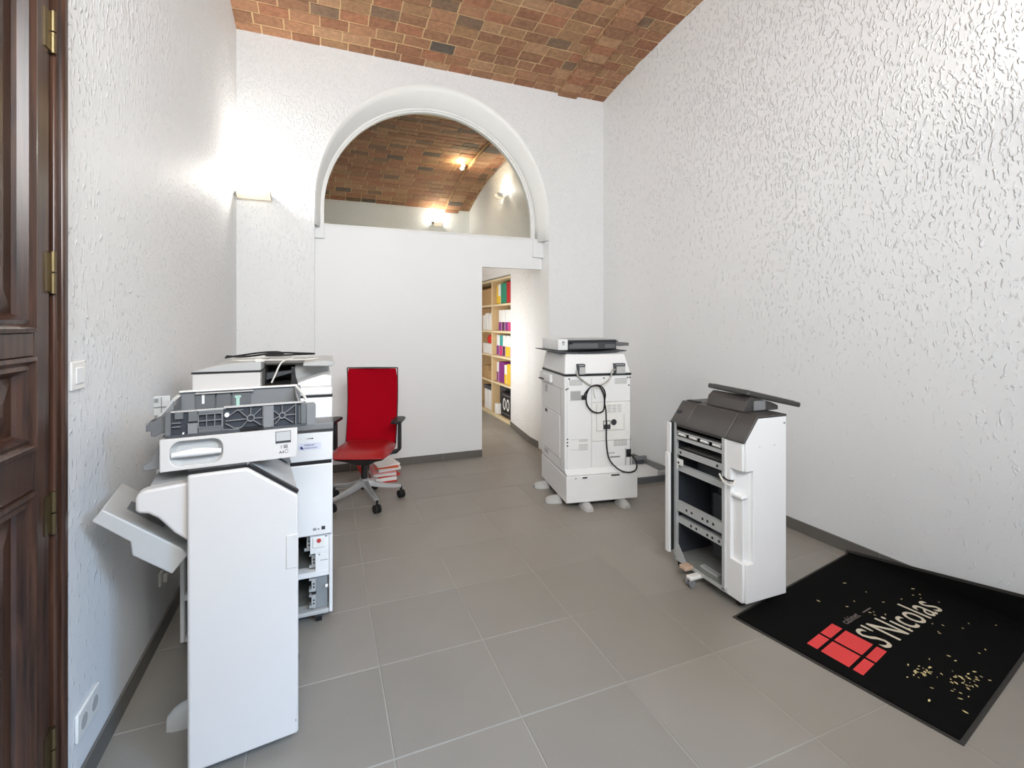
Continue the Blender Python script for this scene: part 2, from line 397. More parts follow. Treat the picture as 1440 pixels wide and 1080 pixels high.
def lay_bricks(shell, v, x0f, x1f, y0, y1, seen, drop=0.006, limit=300, bl=.221, bw=.106, jx=.012, jy=.012, seed=1, stagger=True):
    r = random.Random(seed); todo = []
    n = int((y1 - y0) / (bw + jy))
    pitch = (y1 - y0) / n
    for j in range(n):
        y = y1 - (j + .5) * pitch
        x0 = x0f(y); x1 = x1f(y); x = x0 - (r.uniform(.3, .5) * bl if (j % 2 and stagger) else r.uniform(0, .06) if stagger else 0)
        while x < x1 - .02:
            L = bl if not stagger else bl * r.choice((1, 1, 1, 1, .98, 1.03, .72 if r.random() < .25 else 1))
            a = max(x, x0); b = min(x + L, x1)
            if b - a > .035: todo.append(((a + b) / 2, y, b - a, pitch - jy))
            x += L + jx
    rest = BM(); cnt = 0
    for (cx, cy, L, W) in todo:
        th = .03; dz = drop + r.uniform(-.0025, .003)
        M = Matrix.Translation((cx, cy, v.z(cy) + th / 2 - dz)) @ Matrix.Rotation(v.slope(cy), 4, 'X') @ Matrix.Rotation(r.uniform(-.012, .012), 4, 'Z')
        if cnt < limit and seen((cx, cy, v.z(cy))):
            o = bpy.data.objects.new('brick', bricks_me[r.randrange(4)]); C.objects.link(o)
            o.matrix_world = M @ Matrix.Diagonal((L, W, th, 1)); o.parent = shell; cnt += 1
        else:
            box(rest, -.5, .5, -.5, .5, -.5, .5, M @ Matrix.Diagonal((L, W, th, 1)))
    if len(rest.verts):
        o = obj('bricks', rest, 'brick', shell); o['kind'] = 'stuff'
    else: rest.free()
    return cnt
V1 = Vault(1.90, 2.70, 4.195, 0.285)
ce = vault_shell('ceiling', V1, -.9, 3.3, -1.0, 4.85, 'shallow barrel vault of terracotta bricks with cream mortar')
def in_frame(p):
    q = project(p)
    return q is not None and -30 < q[0] < 1470 and -28 < q[1] < 1100
RIB0, RIB1 = 2.37, 2.585
n1 = lay_bricks(ce, V1, lambda y: XL - .02, lambda y: RIB0 - .012, -.85, 4.63, in_frame, seed=3, limit=220)
n2 = lay_bricks(ce, V1, lambda y: RIB1 + .01, lambda y: XR(y) + .03, -.85, 4.63, in_frame, seed=5, limit=60)
rib = BM(); pts_l = []; pts_u = []
for i in range(25):
    y = -.9 + (4.64 + .9) * i / 24; pts_l.append((y, V1.z(y) - .030)); pts_u.append((y, V1.z(y) + .05))
prism(rib, pts_l + pts_u[::-1], 'x', RIB0, RIB1)
ribo = obj('rib', rib, 'mortar', ce)
class Off:
    def __init__(s, v, d): s.v, s.d = v, d
    def z(s, y): return s.v.z(y) - s.d
    def slope(s, y): return s.v.slope(y)
n3 = lay_bricks(ribo, Off(V1, .030), lambda y: RIB0 - .003, lambda y: RIB1 + .003, -.85, 4.63, in_frame, seed=9, limit=60, bl=.222, jy=.008, stagger=False)

# walls of the room
bm = BM()
box(bm, XL - .25, XL, -1.0, .62, 0, 4.35); box(bm, XL - .25, XL, 1.63, 4.75, 0, 4.35); box(bm, XL - .25, XL, .62, 1.63, 2.62, 4.35)
struct('wall_left', bm, 'plaster_rough', 'white wall with ridged plaster beside the dark wooden door')
bm = BM(); prism(bm, [(XR(-1), -1.0), (XR(4.9), 4.9), (XR(4.9) + .4, 4.9), (XR(-1) + .3, -1.0)], 'z', 0, 4.35)
struct('wall_right', bm, 'plaster_right', 'long white ridged plaster wall behind the door mat')
# back wall with the arched opening
ACX, ACZ, AA, AB = 1.095, 2.50, 1.165, 1.25
def arch(cx, cz, a, b, y, n=40): return [(cx - a * math.cos(PI * i / n), y, cz + b * math.sin(PI * i / n)) for i in range(n + 1)]
def wall_with_arch(y0, y1, xa, xb, top):
    bm = BM()
    xl, xr = ACX - AA, ACX + AA
    box(bm, xa, xl, y0, y1, 0, top); box(bm, xr, xb, y0, y1, 0, top)
    A = arch(ACX, ACZ, AA, AB, y0)
    pts = [(p[0], p[2]) for p in A]
    for (p, q) in zip(pts, pts[1:]):
        prism(bm, [p, q, (q[0], top), (p[0], top)], 'y', y0, y1)
    bmesh.ops.remove_doubles(bm, verts=bm.verts[:], dist=1e-4)
    return bm
struct('wall_back', wall_with_arch(YB, 5.10, XL - .25, 3.4, 4.3), 'plaster_soft', 'white ridged plaster wall pierced by the big round arch')
# smooth reveal of the arch
bm = BM(); rings = []
for (y, cx, cz, a, b) in ((YB - .004, 1.095, 2.50, 1.166, 1.251), (YB + .05, 1.09, 2.495, 1.145, 1.195), (YB + .11, 1.085, 2.49, 1.12, 1.14), (YP + .0, 1.08, 2.487, 1.10, 1.095)):
    A = arch(cx, cz, a, b, y); rings.append([(A[0][0], y, 2.30)] + A + [(A[-1][0], y, 2.30)])
rings.append([(p[0] - .0, YP + .01, p[2]) for p in wall_with_arch and rings[0]])
loft(bm, rings, close=False, cap=False)
t = struct('trim_1', bm, 'trim_white', 'smooth white splayed reveal around the arched window', 'trim', smooth=True)
s = t.modifiers.new('solid', 'SOLIDIFY'); s.thickness = .004; s.offset = 0
# partition filling the arch below the window, passage at its right end
bm = BM(); xl, xr = ACX - AA, ACX + AA; XD = 1.562
prism(bm, [(xl, 0), (XD, 0), (XD, 2.005), (xr, 2.005), (xr, 2.33), (xl, 2.33)], 'y', YP, YP + .08)
struct('wall_partition', bm, 'wall_smooth', 'smooth white partition wall below the arched window')
for k, (a, b, z0) in enumerate(((xl - .004, xl + .085, 2.20), (xr - .115, xr + .004, 2.13))):
    struct('trim_%d' % (k + 2), box(BM(), a, b, YP - .035, YP, z0, 2.333), 'wall_smooth', ('small white impost block at the lamp end of the arch', 'small white impost block over the passage')[k], 'trim', bevel=.004)
# arched window
wi = struct('window_1', box(BM(), .0, 2.14, YP + .0, YP + .07, 2.325, 2.345), 'trim_white', 'half-round fixed window in the arch above the partition', 'window', bevel=.003)
bm = BM(); GCX, GCZ, GR = 1.07, 2.487, 1.06
for (ra, rb, ya, yb) in ((1.06, 1.12, YP + .005, YP + .06), (1.075, 1.095, YP - .012, YP + .005)):
    o_ = [(GCX - rb * math.cos(PI * i / 48), GCZ + rb * math.sin(PI * i / 48)) for i in range(49)]; i_ = [(GCX - ra * math.cos(PI * i / 48), GCZ + ra * math.sin(PI * i / 48)) for i in range(49)]
    o_ = [(o_[0][0], 2.33)] + o_ + [(o_[-1][0], 2.33)]; i_ = [(i_[0][0], 2.33)] + i_ + [(i_[-1][0], 2.33)]
    for k in range(len(o_) - 1): prism(bm, [o_[k], o_[k + 1], i_[k + 1], i_[k]], 'y', ya, yb)
bmesh.ops.remove_doubles(bm, verts=bm.verts[:], dist=1e-4)
obj('window_frame', bm, 'trim_white', wi)
bm = BM(); rr = 1.066
prism(bm, [(GCX - rr, 2.335)] + [(GCX - rr * math.cos(PI * i / 48), GCZ + rr * math.sin(PI * i / 48)) for i in range(49)] + [(GCX + rr, 2.335)], 'y', YP + .030, YP + .038)
obj('pane', bm, 'pane_glass', wi)
# front wall, behind the camera, with the shop-front opening
bm = BM(); box(bm, -1.0, 1.4, YF - .25, YF, 0, 4.35); box(bm, 2.50, 3.4, YF - .25, YF, 0, 4.35); box(bm, 1.4, 2.50, YF - .25, YF, 2.45, 4.35)
struct('wall_front', bm, 'plaster_soft', 'white front wall around the wide shop entrance')

# archive room behind
V2 = Vault(6.0, 2.0, 3.70, 0.34)
c2 = vault_shell('ceiling_archive', V2, -1.0, 2.9, 5.0, 8.2, 'brick vault of the room behind the arched window')
def through_glass(p):
    if p[1] < 5.0: return False
    t = (YP + .03) / p[1]; x = p[0] * t; z = CAMH + (p[2] - CAMH) * t
    return (x - GCX) ** 2 + max(0, z - GCZ) ** 2 < (GR + .05) ** 2 and z > 2.30
RB0 = 1.95
n4 = lay_bricks(c2, V2, lambda y: -.75, lambda y: RB0 - .01, 5.08, 8.02, through_glass, seed=21, limit=240)
n5 = lay_bricks(c2, V2, lambda y: RB0 + .235, lambda y: 2.42, 5.08, 8.02, through_glass, seed=22, limit=55)
rib = BM(); pts_l = []; pts_u = []
for i in range(15):
    y = 5.06 + 2.99 * i / 14; pts_l.append((y, V2.z(y) - .05)); pts_u.append((y, V2.z(y) + .05))
prism(rib, pts_l + pts_u[::-1], 'x', RB0, RB0 + .225)
r2 = obj('rib', rib, 'mortar', c2)
n6 = lay_bricks(r2, Off(V2, .05), lambda y: RB0 - .003, lambda y: RB0 + .228, 5.08, 8.02, through_glass, seed=23, limit=40, bl=.225, jy=.008, stagger=False)
print('bricks', n1, n2, n3, n4, n5, n6)
struct('wall_archive_far', box(BM(), -1.0, 3.0, 8.0, 8.2, 0, 3.95), 'plaster_rough', 'far white plaster wall seen through the arched window')
struct('wall_archive_left', box(BM(), -1.0, -.72, 5.1, 8.0, 0, 3.95), 'plaster_soft', 'left white wall of the room behind the arch')
bm = BM(); prism(bm, [(ACX + AA, 5.095), (XPR + .03, 6.0), (2.75, 6.0), (2.75, 5.095)], 'z', 0, 3.95)
box(bm, XPR + .04, 2.95, 6.0, 8.0, 2.08, 3.9); box(bm, 2.75, 2.95, 6.0, 8.0, 0, 2.08)
struct('wall_archive_right', bm, 'plaster_crumbly', 'crumbly white plaster wall lining the passage to the bookcase')

# baseboards of tile
def baseboard(name, p, q, label, h=.075, th=.010, first=.3):
    p = Vector((p[0], p[1], 0)); q = Vector((q[0], q[1], 0)); d = (q - p); L = d.length; d.normalize(); nrm = Vector((-d.y, d.x, 0))
    M = Matrix(((d.x, nrm.x, 0, p.x), (d.y, nrm.y, 0, p.y), (0, 0, 1, 0), (0, 0, 0, 1)))
    o = struct(name, box(BM(), 0, L, 0, th * .6, 0, h - .002, M), 'grout', label, 'baseboard')
    s = 0; e = first
    while s < L - .01:
        e = min(e, L)
        obj('tile', box(BM(), s + .002, e - .002, 0, th, 0.001, h, M), 'skirting', o)
        s = e; e += TP
baseboard('baseboard_left', (XL, YB), (XL, 1.665), 'dark grey tile skirting along the wall with the wooden door', first=.25)
baseboard('baseboard_partition', (XD, YP), (ACX - AA, YP), 'grey tile skirting at the foot of the smooth partition', first=.42)
baseboard('baseboard_back', (XR(4.6), YB), (ACX + AA, YB), 'short grey tile skirting right of the passage')
baseboard('baseboard_right', (XR(-.8), -.8), (XR(4.59), 4.59), 'grey tile skirting along the wall behind the door mat', first=.33)
baseboard('baseboard_jamb', (ACX + AA, 4.865), (ACX + AA, 5.095), 'short grey tile skirting on the jamb of the passage', first=.3)
baseboard('baseboard_archive', (ACX + AA, 5.10), (XPR + .028, 5.99), 'grey tile skirting in the passage by the bookcase', first=.45)

# wooden door in the left wall, with casing and hinges
D = struct('door_1', box(BM(), XL - .045, XL - .005, .70, 1.598, 0.01, 2.56), 'dark_wood', 'dark varnished wooden panel door with brass hinges', 'door')
part(D, 'casing', 'dark_wood', (XL - .25, XL + .024, 1.612, 1.650, 0, 2.68), (XL - .25, XL + .024, .60, .69, 0, 2.68), (XL - .25, XL + .024, .69, 1.612, 2.575, 2.68), bevel=.005)
part(D, 'casing_edge', 'dark_wood', (XL + .001, XL + .033, 1.634, 1.661, 0, 2.70), bevel=.006)
fx = XL - .005
part(D, 'stile', 'dark_wood', (fx, fx + .022, 1.526, 1.598, .01, 2.56), bevel=.003)
part(D, 'stile', 'dark_wood', (fx, fx + .022, .70, .79, .01, 2.56), bevel=.003)
for z0, z1 in ((.01, .16), (1.005, 1.105), (1.335, 1.395), (2.47, 2.56)):
    part(D, 'rail', 'dark_wood', (fx, fx + .022, .79, 1.526, z0, z1), bevel=.003)
for z0, z1 in ((.16, 1.005), (1.105, 1.335), (1.395, 2.47)):
    bm = BM()
    ya, yb = .79, 1.526
    for wdt, x in ((.0, .030), (.016, .018), (.034, .010)):
        pass
    prof = [(0, .000), (0, .030), (.010, .032), (.020, .022), (.030, .026), (.040, .008), (.046, .000)]
    loops = [[(fx + x, ya + a, z0 + a), (fx + x, yb - a, z0 + a), (fx + x, yb - a, z1 - a), (fx + x, ya + a, z1 - a)] for a, x in prof]
    loft(bm, loops, cap=False)
    mo = obj('panel_moulding', bm, 'dark_wood', D)
    bm = BM(); loft(bm, [[(fx + x, ya + a, z0 + a), (fx + x, yb - a, z0 + a), (fx + x, yb - a, z1 - a), (fx + x, ya + a, z1 - a)] for a, x in ((.044, .0), (.06, .004), (.10, .012))])
    obj('panel', bm, 'dark_wood', D)
for z in (2.18, 1.55, .92, .30):
    h = obj('hinge', box(BM(), fx + .02, fx + .0245, 1.572, 1.602, z - .05, z + .05), 'brass', D)
    bm = BM(); cyl(bm, (fx + .027, 1.604, z - .055), (fx + .027, 1.604, z - .002), .007, 12); cyl(bm, (fx + .027, 1.604, z + .002), (fx + .027, 1.604, z + .055), .007, 12)
    obj('hinge_pin', bm, 'brass', h, smooth=True)

# ------------------------------------------------------------------ left finisher (stands in front of the copier)
f1 = thing('copier_finisher', 'pale finisher cabinet with blank front and side tray, standing before the left copier', 'finisher', (-.383, 1.705, 0), 7.5)
prof = [(0, .042), (0, .953), (.160, .953), (.31, .838), (.31, .042)]
bm = BM(); prism(bm, prof, 'y', 0, .032); fp = obj('front_panel', bm, 'cool_white_plastic', f1, bevel=.008, seg=3)
part(fp, 'finger_plate', 'cool_white_plastic', (.272, .309, -.0025, .002, .600, .712), bevel=.002)
part(fp, 'print_mark', 'pale_ink', (.300, .303, -.0008, .001, .085, .092))
bm = BM()
for a, b in (((.0, .9535), (.160, .9535)), ((.160, .9535), (.306, .8430))):
    d = Vector((b[0] - a[0], b[1] - a[1])).normalized(); n = Vector((-d.y, d.x))
    prism(bm, [a, b, (b[0] + n.x * .010, b[1] + n.y * .010), (a[0] + n.x * .010, a[1] + n.y * .010)], 'y', .010, .034)
obj('gasket', bm, 'black_plastic', f1)
bm = BM(); prism(bm, [(.005, .05), (.005, .945), (.160, .945), (.305, .832), (.305, .05)], 'y', .0325, .50); obj('body', bm, 'light_grey_plastic', f1)
bm = BM(); prism(bm, [(.0, .9455), (.160, .9455), (.31, .831), (.314, .836), (.163, .958), (0, .958)], 'y', .0345, .505); obj('top_cover', bm, 'light_grey_plastic', f1, bevel=.003)
bm = BM(); d = Vector((.15, 0, -.1145)).normalized()
prism(bm, [(.20, .936), (.312, .8475), (.316, .853), (.204, .941)], 'y', .37, .50); obj('cover_flap', bm, 'grey_plastic', f1)
armp = [(.004, .925), (-.105, .918), (-.122, .912), (-.130, .898), (-.130, .862), (-.124, .852), (-.098, .846), (-.075, .828), (-.035, .775), (.004, .738)]
for y in (.028, .40):
    bm = BM(); prism(bm, armp, 'y', y, y + .045); obj('side_arm', bm, 'cool_white_plastic', f1, bevel=.008, seg=3)
bm = BM(); prism(bm, [(.0, .925), (-.10, .918), (-.10, .89), (0, .88)], 'y', .07, .40); obj('arm_bridge', bm, 'light_grey_plastic', f1)
# output tray sloping up to the wall
tr = BM(); a = Vector((-.015, .0, .665)); b = Vector((-.232, 0, .845)); dd = (b - a).normalized(); nn = Vector((-dd.z, 0, dd.x)) * -1
if nn.z < 0: nn = -nn
q = lambda s, t: (a.x + dd.x * s + nn.x * t, a.z + dd.z * s + nn.z * t)
Ls = (b - a).length
prism(tr, [q(0, 0), q(Ls, 0), q(Ls, .014), q(0, .014)], 'y', .10, .385)
ot = obj('output_tray', tr, 'light_grey_plastic', f1, bevel=.004)
bm = BM(); prism(bm, [q(0, -.05), q(.13, -.05), q(.16, -.02), q(Ls, -.016), q(Ls, .024), q(.03, .024), q(0, .015)], 'y', .085, .0995); obj('tray_edge', bm, 'light_grey_plastic', ot, bevel=.004)
bm = BM(); prism(bm, [q(.10, .0145), q(.225, .0145), q(.225, .020), q(.10, .020)], 'y', .20, .225); prism(bm, [q(.20, .0145), q(.225, .0145), q(.225, .020), q(.20, .020)], 'y', .225, .26); obj('tray_stop', bm, 'mid_grey_plastic', ot)
part(f1, 'base_frame', 'dark_grey_plastic', (.03, .28, .03, .47, .055, .075), (.05, .26, .08, .42, .03, .056))
def foot(parent, name, x0, x1, y, wd, h, m, base=0.0):
    bm = BM(); rings = []
    n = 7
    for i in range(n + 1):
        t = i / n; x = x0 + (x1 - x0) * t; k = math.sqrt(max(0.02, 1 - (1 - t) ** 2.4)); w2 = wd / 2 * (.45 + .55 * k); hh = h * (.35 + .65 * k)
        rings.append([(x, y + w2 * math.cos(PI * j / 8), base + hh * math.sin(PI * j / 8)) for j in range(9)])
    loft(bm, rings); return obj(name, bm, m, parent, smooth=True)
foot(f1, 'foot', -.085, .06, .30, .085, .085, 'light_grey_plastic')
foot(f1, 'foot', .40 - .30, .20, .44, .085, .05, 'light_grey_plastic')
bk = part(f1, 'bracket', 'galvanised', (.29, .338, .33, .37, .060, .100), (.326, .338, .33, .37, .040, .062)); 
part(bk, 'block', 'beige_block', (.310, .330, .335, .365, .0, .040), bevel=.003)
bm = BM(); cyl(bm, (.337, .345, .075), (.342, .345, .075), .009, 12); obj('caster_pin', bm, 'dark_grey_plastic', bk)

# white-fronted paper drawer lying on that finisher
ZD = .9595
dr = thing('paper_cassette', 'white-fronted copier paper drawer with oval silver grip, lying on the left finisher', 'drawer', (-.464, 1.745, ZD), 5.8)
bm = BM(); hole = rrect(.026, .166, .012, .090, .030); plate_hole(bm, 0, .385, 0, .100, hole, 0, .012)
fr_ = obj('front_panel', bm, 'cool_white_plastic', dr, bevel=.003)
bm = BM(); r0 = rrect(.024, .168, .010, .092, .032); r1 = rrect(.040, .152, .026, .078, .022)
loft(bm, [[(p[0], .0118, p[1]) for p in r0], [(p[0], .030, p[1]) for p in r1]], cap=False); bm.faces.new([bm.verts.new((p[0], .030, p[1])) for p in r1])
obj('grip_recess', bm, 'light_grey_plastic', fr_)
bm = BM(); rings = []
for i in range(11):
    t = i / 10; x = .030 + .132 * t; hh = .008 + .005 * math.sin(PI * t); zc = .046 + .005 * math.sin(PI * t)
    rings.append([(x, .010 + .012 * math.cos(2 * PI * j / 10) - .004 * math.sin(PI * t), zc + hh * math.sin(2 * PI * j / 10)) for j in range(10)])
loft(bm, rings); obj('grip', bm, 'white_plastic', fr_, smooth=True)
part(dr, 'panel_back', 'cool_white_plastic', (0.002, .383, .031, .036, .002, .098), (.170, .383, .012, .031, .002, .098), (.002, .022, .012, .031, .002, .098))
part(fr_, 'size_window_frame', 'ink', (.318, .365, -.001, .004, .052, .092))
part(fr_, 'size_window', 'light_grey_plastic', (.3195, .3635, -.0025, .004, .060, .0905))
text(fr_, 'lettering', '1', 'ink', .015, at(.331, -.0006, .034)); text(fr_, 'lettering', 'A4', 'ink', .013, at(.328, -.0006, .017), xs=1.1)
part(fr_, 'print_mark', 'ink', (.342, .355, -.0008, .001, .0345, .0365), (.342, .355, -.0008, .001, .0385, .0405), (.342, .355, -.0008, .001, .0425, .0445))
part(fr_, 'print_mark', 'ink', (.347, .356, -.0008, .001, .0285, .0295), (.347, .356, -.0008, .001, .0175, .0185), (.347, .348, -.0008, .001, .018, .029), (.355, .356, -.0008, .001, .020, .029))
part(dr, 'body', 'dark_grey_plastic', (.015, .375, .037, .36, .0, .012), (.015, .03, .037, .36, .0, .095), (.36, .375, .037, .36, .0, .095), (.015, .375, .345, .36, .0, .095), (.03, .36, .037, .045, .0, .095))
bm = BM(); prism(bm, [(.0, .10), (-.028, .03), (-.050, .012), (-.050, -.002), (-.010, -.002), (.016, .012), (.016, .095)], 'y', .05, .25); obj('side_guide', bm, 'grey_plastic', dr, bevel=.003)

# dark ribbed tray stacked on the drawer
dt = thing('ribbed_tray', 'dark grey ribbed inner paper tray stacked on the white-fronted drawer', 'tray', (-.452, 1.752, ZD + .1005), 5.8)
part(dt, 'base_plate', 'dark_grey_plastic', (.0, .40, .006, .30, .0, .008))
part(dt, 'front_wall', 'inner_dark', (.0, .378, .020, .026, .008, .078))
part(dt, 'front_rim', 'light_grey_plastic', (.006, .16, .012, .030, .077, .080), (.155, .392, .008, .030, .0805, .084))
part(dt, 'rear_wall', 'grey_plastic', (.0, .40, .285, .292, .008, .108))
part(dt, 'rear_rim', 'ivory', (.0, .388, .272, .296, .106, .112), bevel=.002)
part(dt, 'rear_shelf', 'light_grey_plastic', (.05, .235, .258, .285, .098, .102), bevel=.002)
part(dt, 'rear_panel', 'mid_grey_plastic', (.052, .110, .270, .285, .02, .096), (.116, .160, .270, .285, .02, .096), (.166, .226, .270, .285, .02, .096))
part(dt, 'rear_label', 'ivory', (.070, .078, .266, .270, .062, .094))
bm = BM(); prism(bm, [(.030, .0), (.30, .0), (.292, .108), (.285, .108), (.20, .084), (.030, .078)], 'x', .378, .384); obj('end_wall', bm, 'grey_plastic', dt)
bm = BM(); prism(bm, [(.030, .0), (.30, .0), (.292, .108), (.285, .108), (.20, .074), (.030, .070)], 'x', .0, .006); obj('end_wall', bm, 'grey_plastic', dt)
part(dt, 'end_block', 'mid_grey_plastic', (.384, .402, .012, .060, .0, .078), bevel=.002)
part(dt, 'end_block', 'grey_plastic', (.402, .432, .010, .060, .0, .072), bevel=.002)
bm = BM(); tube(bm, [(.385, .26, .104), (.395, .20, .096), (.402, .10, .088), (.405, .06, .080)], .005, 6); obj('end_lever', bm, 'ivory', dt)
part(dt, 'mint_lever', 'mint_plastic', (.186, .196, .10, .112, .06, .104), (.182, .200, .10, .112, .100, .106))
# ribs of the front wall: two wheels of spokes, a grid, grey blocks
def rib_seg(x0, z0, x1, z1, w_=.0022, y0=.008, name='rib', m='grey_plastic'):
    d = Vector((x1 - x0, z1 - z0)); L = d.length; d.normalize(); n = Vector((-d.y, d.x)) * (w_ / 2)
    bm = BM(); prism(bm, [(x0 - n.x, z0 - n.y), (x1 - n.x, z1 - n.y), (x1 + n.x, z1 + n.y), (x0 + n.x, z0 + n.y)], 'y', y0, .020); obj(name, bm, m, dt)
def hub(cx, cz, r):
    bm = BM(); n = 18
    for i in range(n):
        a0 = 2 * PI * i / n; a1 = 2 * PI * (i + 1) / n; ri = r - .0035
        prism(bm, [(cx + ri * math.cos(a0), cz + ri * math.sin(a0)), (cx + ri * math.cos(a1), cz + ri * math.sin(a1)), (cx + r * math.cos(a1), cz + r * math.sin(a1)), (cx + r * math.cos(a0), cz + r * math.sin(a0))], 'y', .007, .020)
    obj('hub_ring', bm, 'grey_plastic', dt)
    part(dt, 'hub_disc', 'inner_dark', (cx - r * .6, cx + r * .6, .015, .0195, cz - r * .6, cz + r * .6))
hub(.232, .042, .012); hub(.326, .042, .011)
for (x0, z0, x1, z1) in ((.221, .046, .194, .074), (.220, .040, .160, .038), (.222, .034, .204, .012), (.232, .054, .232, .076), (.241, .050, .262, .070), (.244, .040, .266, .040), (.240, .033, .262, .016), (.160, .030, .186, .012), (.186, .012, .206, .014), (.170, .055, .190, .070), (.190, .070, .210, .072),
                         (.315, .046, .300, .060), (.315, .038, .300, .030), (.326, .053, .326, .076), (.334, .050, .366, .074), (.337, .042, .368, .042), (.333, .034, .360, .014), (.319, .033, .304, .014),
                         (.152, .010, .152, .078), (.268, .010, .268, .078), (.368, .008, .368, .080), (.152, .010, .268, .008)):
    rib_seg(x0, z0, x1, z1)
for x in (.086, .108, .130, .150): rib_seg(x, .024, x, .066)
for z in (.024, .045, .066): rib_seg(.086, z, .150, z)
for x0, x1, z0, z1, y0, m in ((.270, .300, .004, .078, .006, 'grey_plastic'), (.058, .084, .0, .040, .008, 'grey_plastic'), (.060, .084, .046, .076, .010, 'mid_grey_plastic'), (.024, .046, .056, .078, .010, 'mid_grey_plastic'), (.0, .014, .0, .080, .008, 'mid_grey_plastic'), (.086, .150, .0, .022, .012, 'mid_grey_plastic'), (.200, .270, .0, .012, .006, 'black_plastic'), (.086, .152, .067, .077, .010, 'mid_grey_plastic')):
    part(dt, 'moulded_block', m, (x0, x1, y0, .020, z0, z1))
for z in (.032, .044): rib_seg(.016, z, .040, z)
bm = BM(); cyl(bm, (.164, .006, .058), (.164, .020, .058), .007, 12); obj('roller', bm, 'ivory', dt)
bm = BM(); cyl(bm, (.046, .010, .010), (.046, .020, .010), .003, 8); obj('screw', bm, 'ivory', dt)
bm = BM(); prism(bm, [(-.040, .006), (-.040, .022), (-.052, .022), (-.052, .040), (-.045, .050), (-.028, .052), (-.012, .066), (.0, .066), (.0, .014), (-.012, .014), (-.028, .004)], 'y', .03, .085); obj('side_lug', bm, 'mid_grey_plastic', dt, bevel=.002)
part(dt, 'lug_slot', 'black_plastic', (-.040, -.024, .04, .075, .045, .0525))
part(dt, 'side_plate', 'light_grey_plastic', (-.062, -.015, .20, .206, .030, .108), bevel=.002)
part(dt, 'side_plate_rib', 'grey_plastic', (-.058, -.048, .196, .200, .088, .100), (-.058, -.050, .196, .200, .034, .044), (-.040, -.038, .196, .200, .034, .104), (-.060, -.018, .196, .200, .070, .072))
bm = BM(); prism(bm, [(-.036, .050), (-.030, .050), (.012, .102), (.002, .106)], 'y', .13, .23); obj('side_ramp', bm, 'light_grey_plastic', dt)
bm = BM(); prism(bm, [(-.030, .046), (.006, .046), (.006, .098)], 'y', .12, .13); obj('side_ramp_web', bm, 'grey_plastic', dt)
part(dt, 'side_link', 'mid_grey_plastic', (-.062, .002, .206, .216, .012, .040), (-.036, .002, .10, .21, .03, .048))

# ------------------------------------------------------------------ left copier
cp = thing('photocopier', 'white photocopier with two empty tray bays, beside the red chair', 'photocopier', (-.562, 2.385, 0), 0)
part(cp, 'side_panel', 'white_plastic', (.588, .605, .0, .66, .060, .905), bevel=.005)
part(cp, 'side_panel', 'white_plastic', (.0, .017, .0, .66, .060, .905), bevel=.005)
part(cp, 'back_panel', 'white_plastic', (.017, .588, .64, .66, .06, .905))
part(cp, 'base_plate', 'light_grey_plastic', (.017, .588, .0, .64, .060, .078), bevel=.003)
part(cp, 'tray_divider', 'white_plastic', (.017, .588, .0, .03, .238, .262), (.017, .588, .03, .64, .246, .256))
part(cp, 'tray_floor', 'dusty_metal', (.02, .585, .06, .60, .2565, .260), (.02, .585, .06, .60, .0785, .082))
part(cp, 'bay_liner', 'inner_dark', (.02, .585, .60, .635, .082, .435), (.02, .03, .03, .60, .08, .435), (.022, .572, .03, .60, .425, .435))
col = part(cp, 'front_column', 'white_plastic', (.508, .588, .002, .030, .345, .435), (.530, .588, .002, .030, .262, .346))
part(col, 'latch_plate', 'ivory', (.518, .572, -.003, .003, .372, .420), bevel=.003)
bm = BM(); cyl(bm, (.545, -.0045, .405), (.545, -.002, .405), .010, 14); obj('red_dot', bm, 'red_ink', col)
for sl in ((.572, .580, .0012, .003, .418, .422), (.545, .550, .0012, .003, .335, .340), (.55, .585, .0014, .003, .3095, .311)): part(col, 'slot', 'ink', sl)
part(cp, 'inner_side', 'galvanised', (.520, .583, .018, .024, .082, .236))
for (x, z, h, w_) in ((.492, .350, .075, .018), (.513, .268, .062, .018), (.513, .168, .060, .018), (.513, .092, .060, .018)):
    rr_ = part(cp, 'rail_bracket', 'sheet_metal', (x, x + w_, .030 if z > .24 else .006, .036 if z > .24 else .012, z, z + h), (x - .010, x + .004, .032 if z > .24 else .008, .04, z, z + .012), (x - .010, x + .004, .032 if z > .24 else .008, .04, z + h - .008, z + h))
    bm = BM(); yy = .0295 if z > .24 else .0055
    for dz in (.35, .6): cyl(bm, (x + w_ * .55, yy, z + h * dz), (x + w_ * .55, yy + .001, z + h * dz), .004, 10)
    obj('rail_hole', bm, 'black_plastic', rr_)
part(cp, 'inner_slot', 'black_plastic', (.514, .533, .016, .0185, .150, .168))
bm = BM(); cyl(bm, (.572, .004, .186), (.584, .004, .186), .008, 10); obj('catch', bm, 'ivory', cp, smooth=True)
fc = part(cp, 'front_cover', 'white_plastic', (.0, .604, -.022, .0, .438, .766), bevel=.006)
part(fc, 'print_mark', 'pale_ink', (.520, .534, -.0228, -.02, .462, .474), (.538, .548, -.0228, -.02, .464, .470))
part(fc, 'print_mark', 'ink', (.556, .572, -.0228, -.02, .462, .478))
part(cp, 'seam', 'black_plastic', (.004, .600, -.018, .0, .766, .782))
uc = part(cp, 'upper_cover', 'white_plastic', (.0, .604, -.024, .0, .782, .915), bevel=.006)
st = part(uc, 'sticker', 'sticker', (.462, .555, -.0255, -.023, .836, .868))
part(st, 'sticker_logo', 'blue_ink', (.467, .476, -.0263, -.025, .842, .853), (.474, .480, -.0263, -.025, .840, .846))
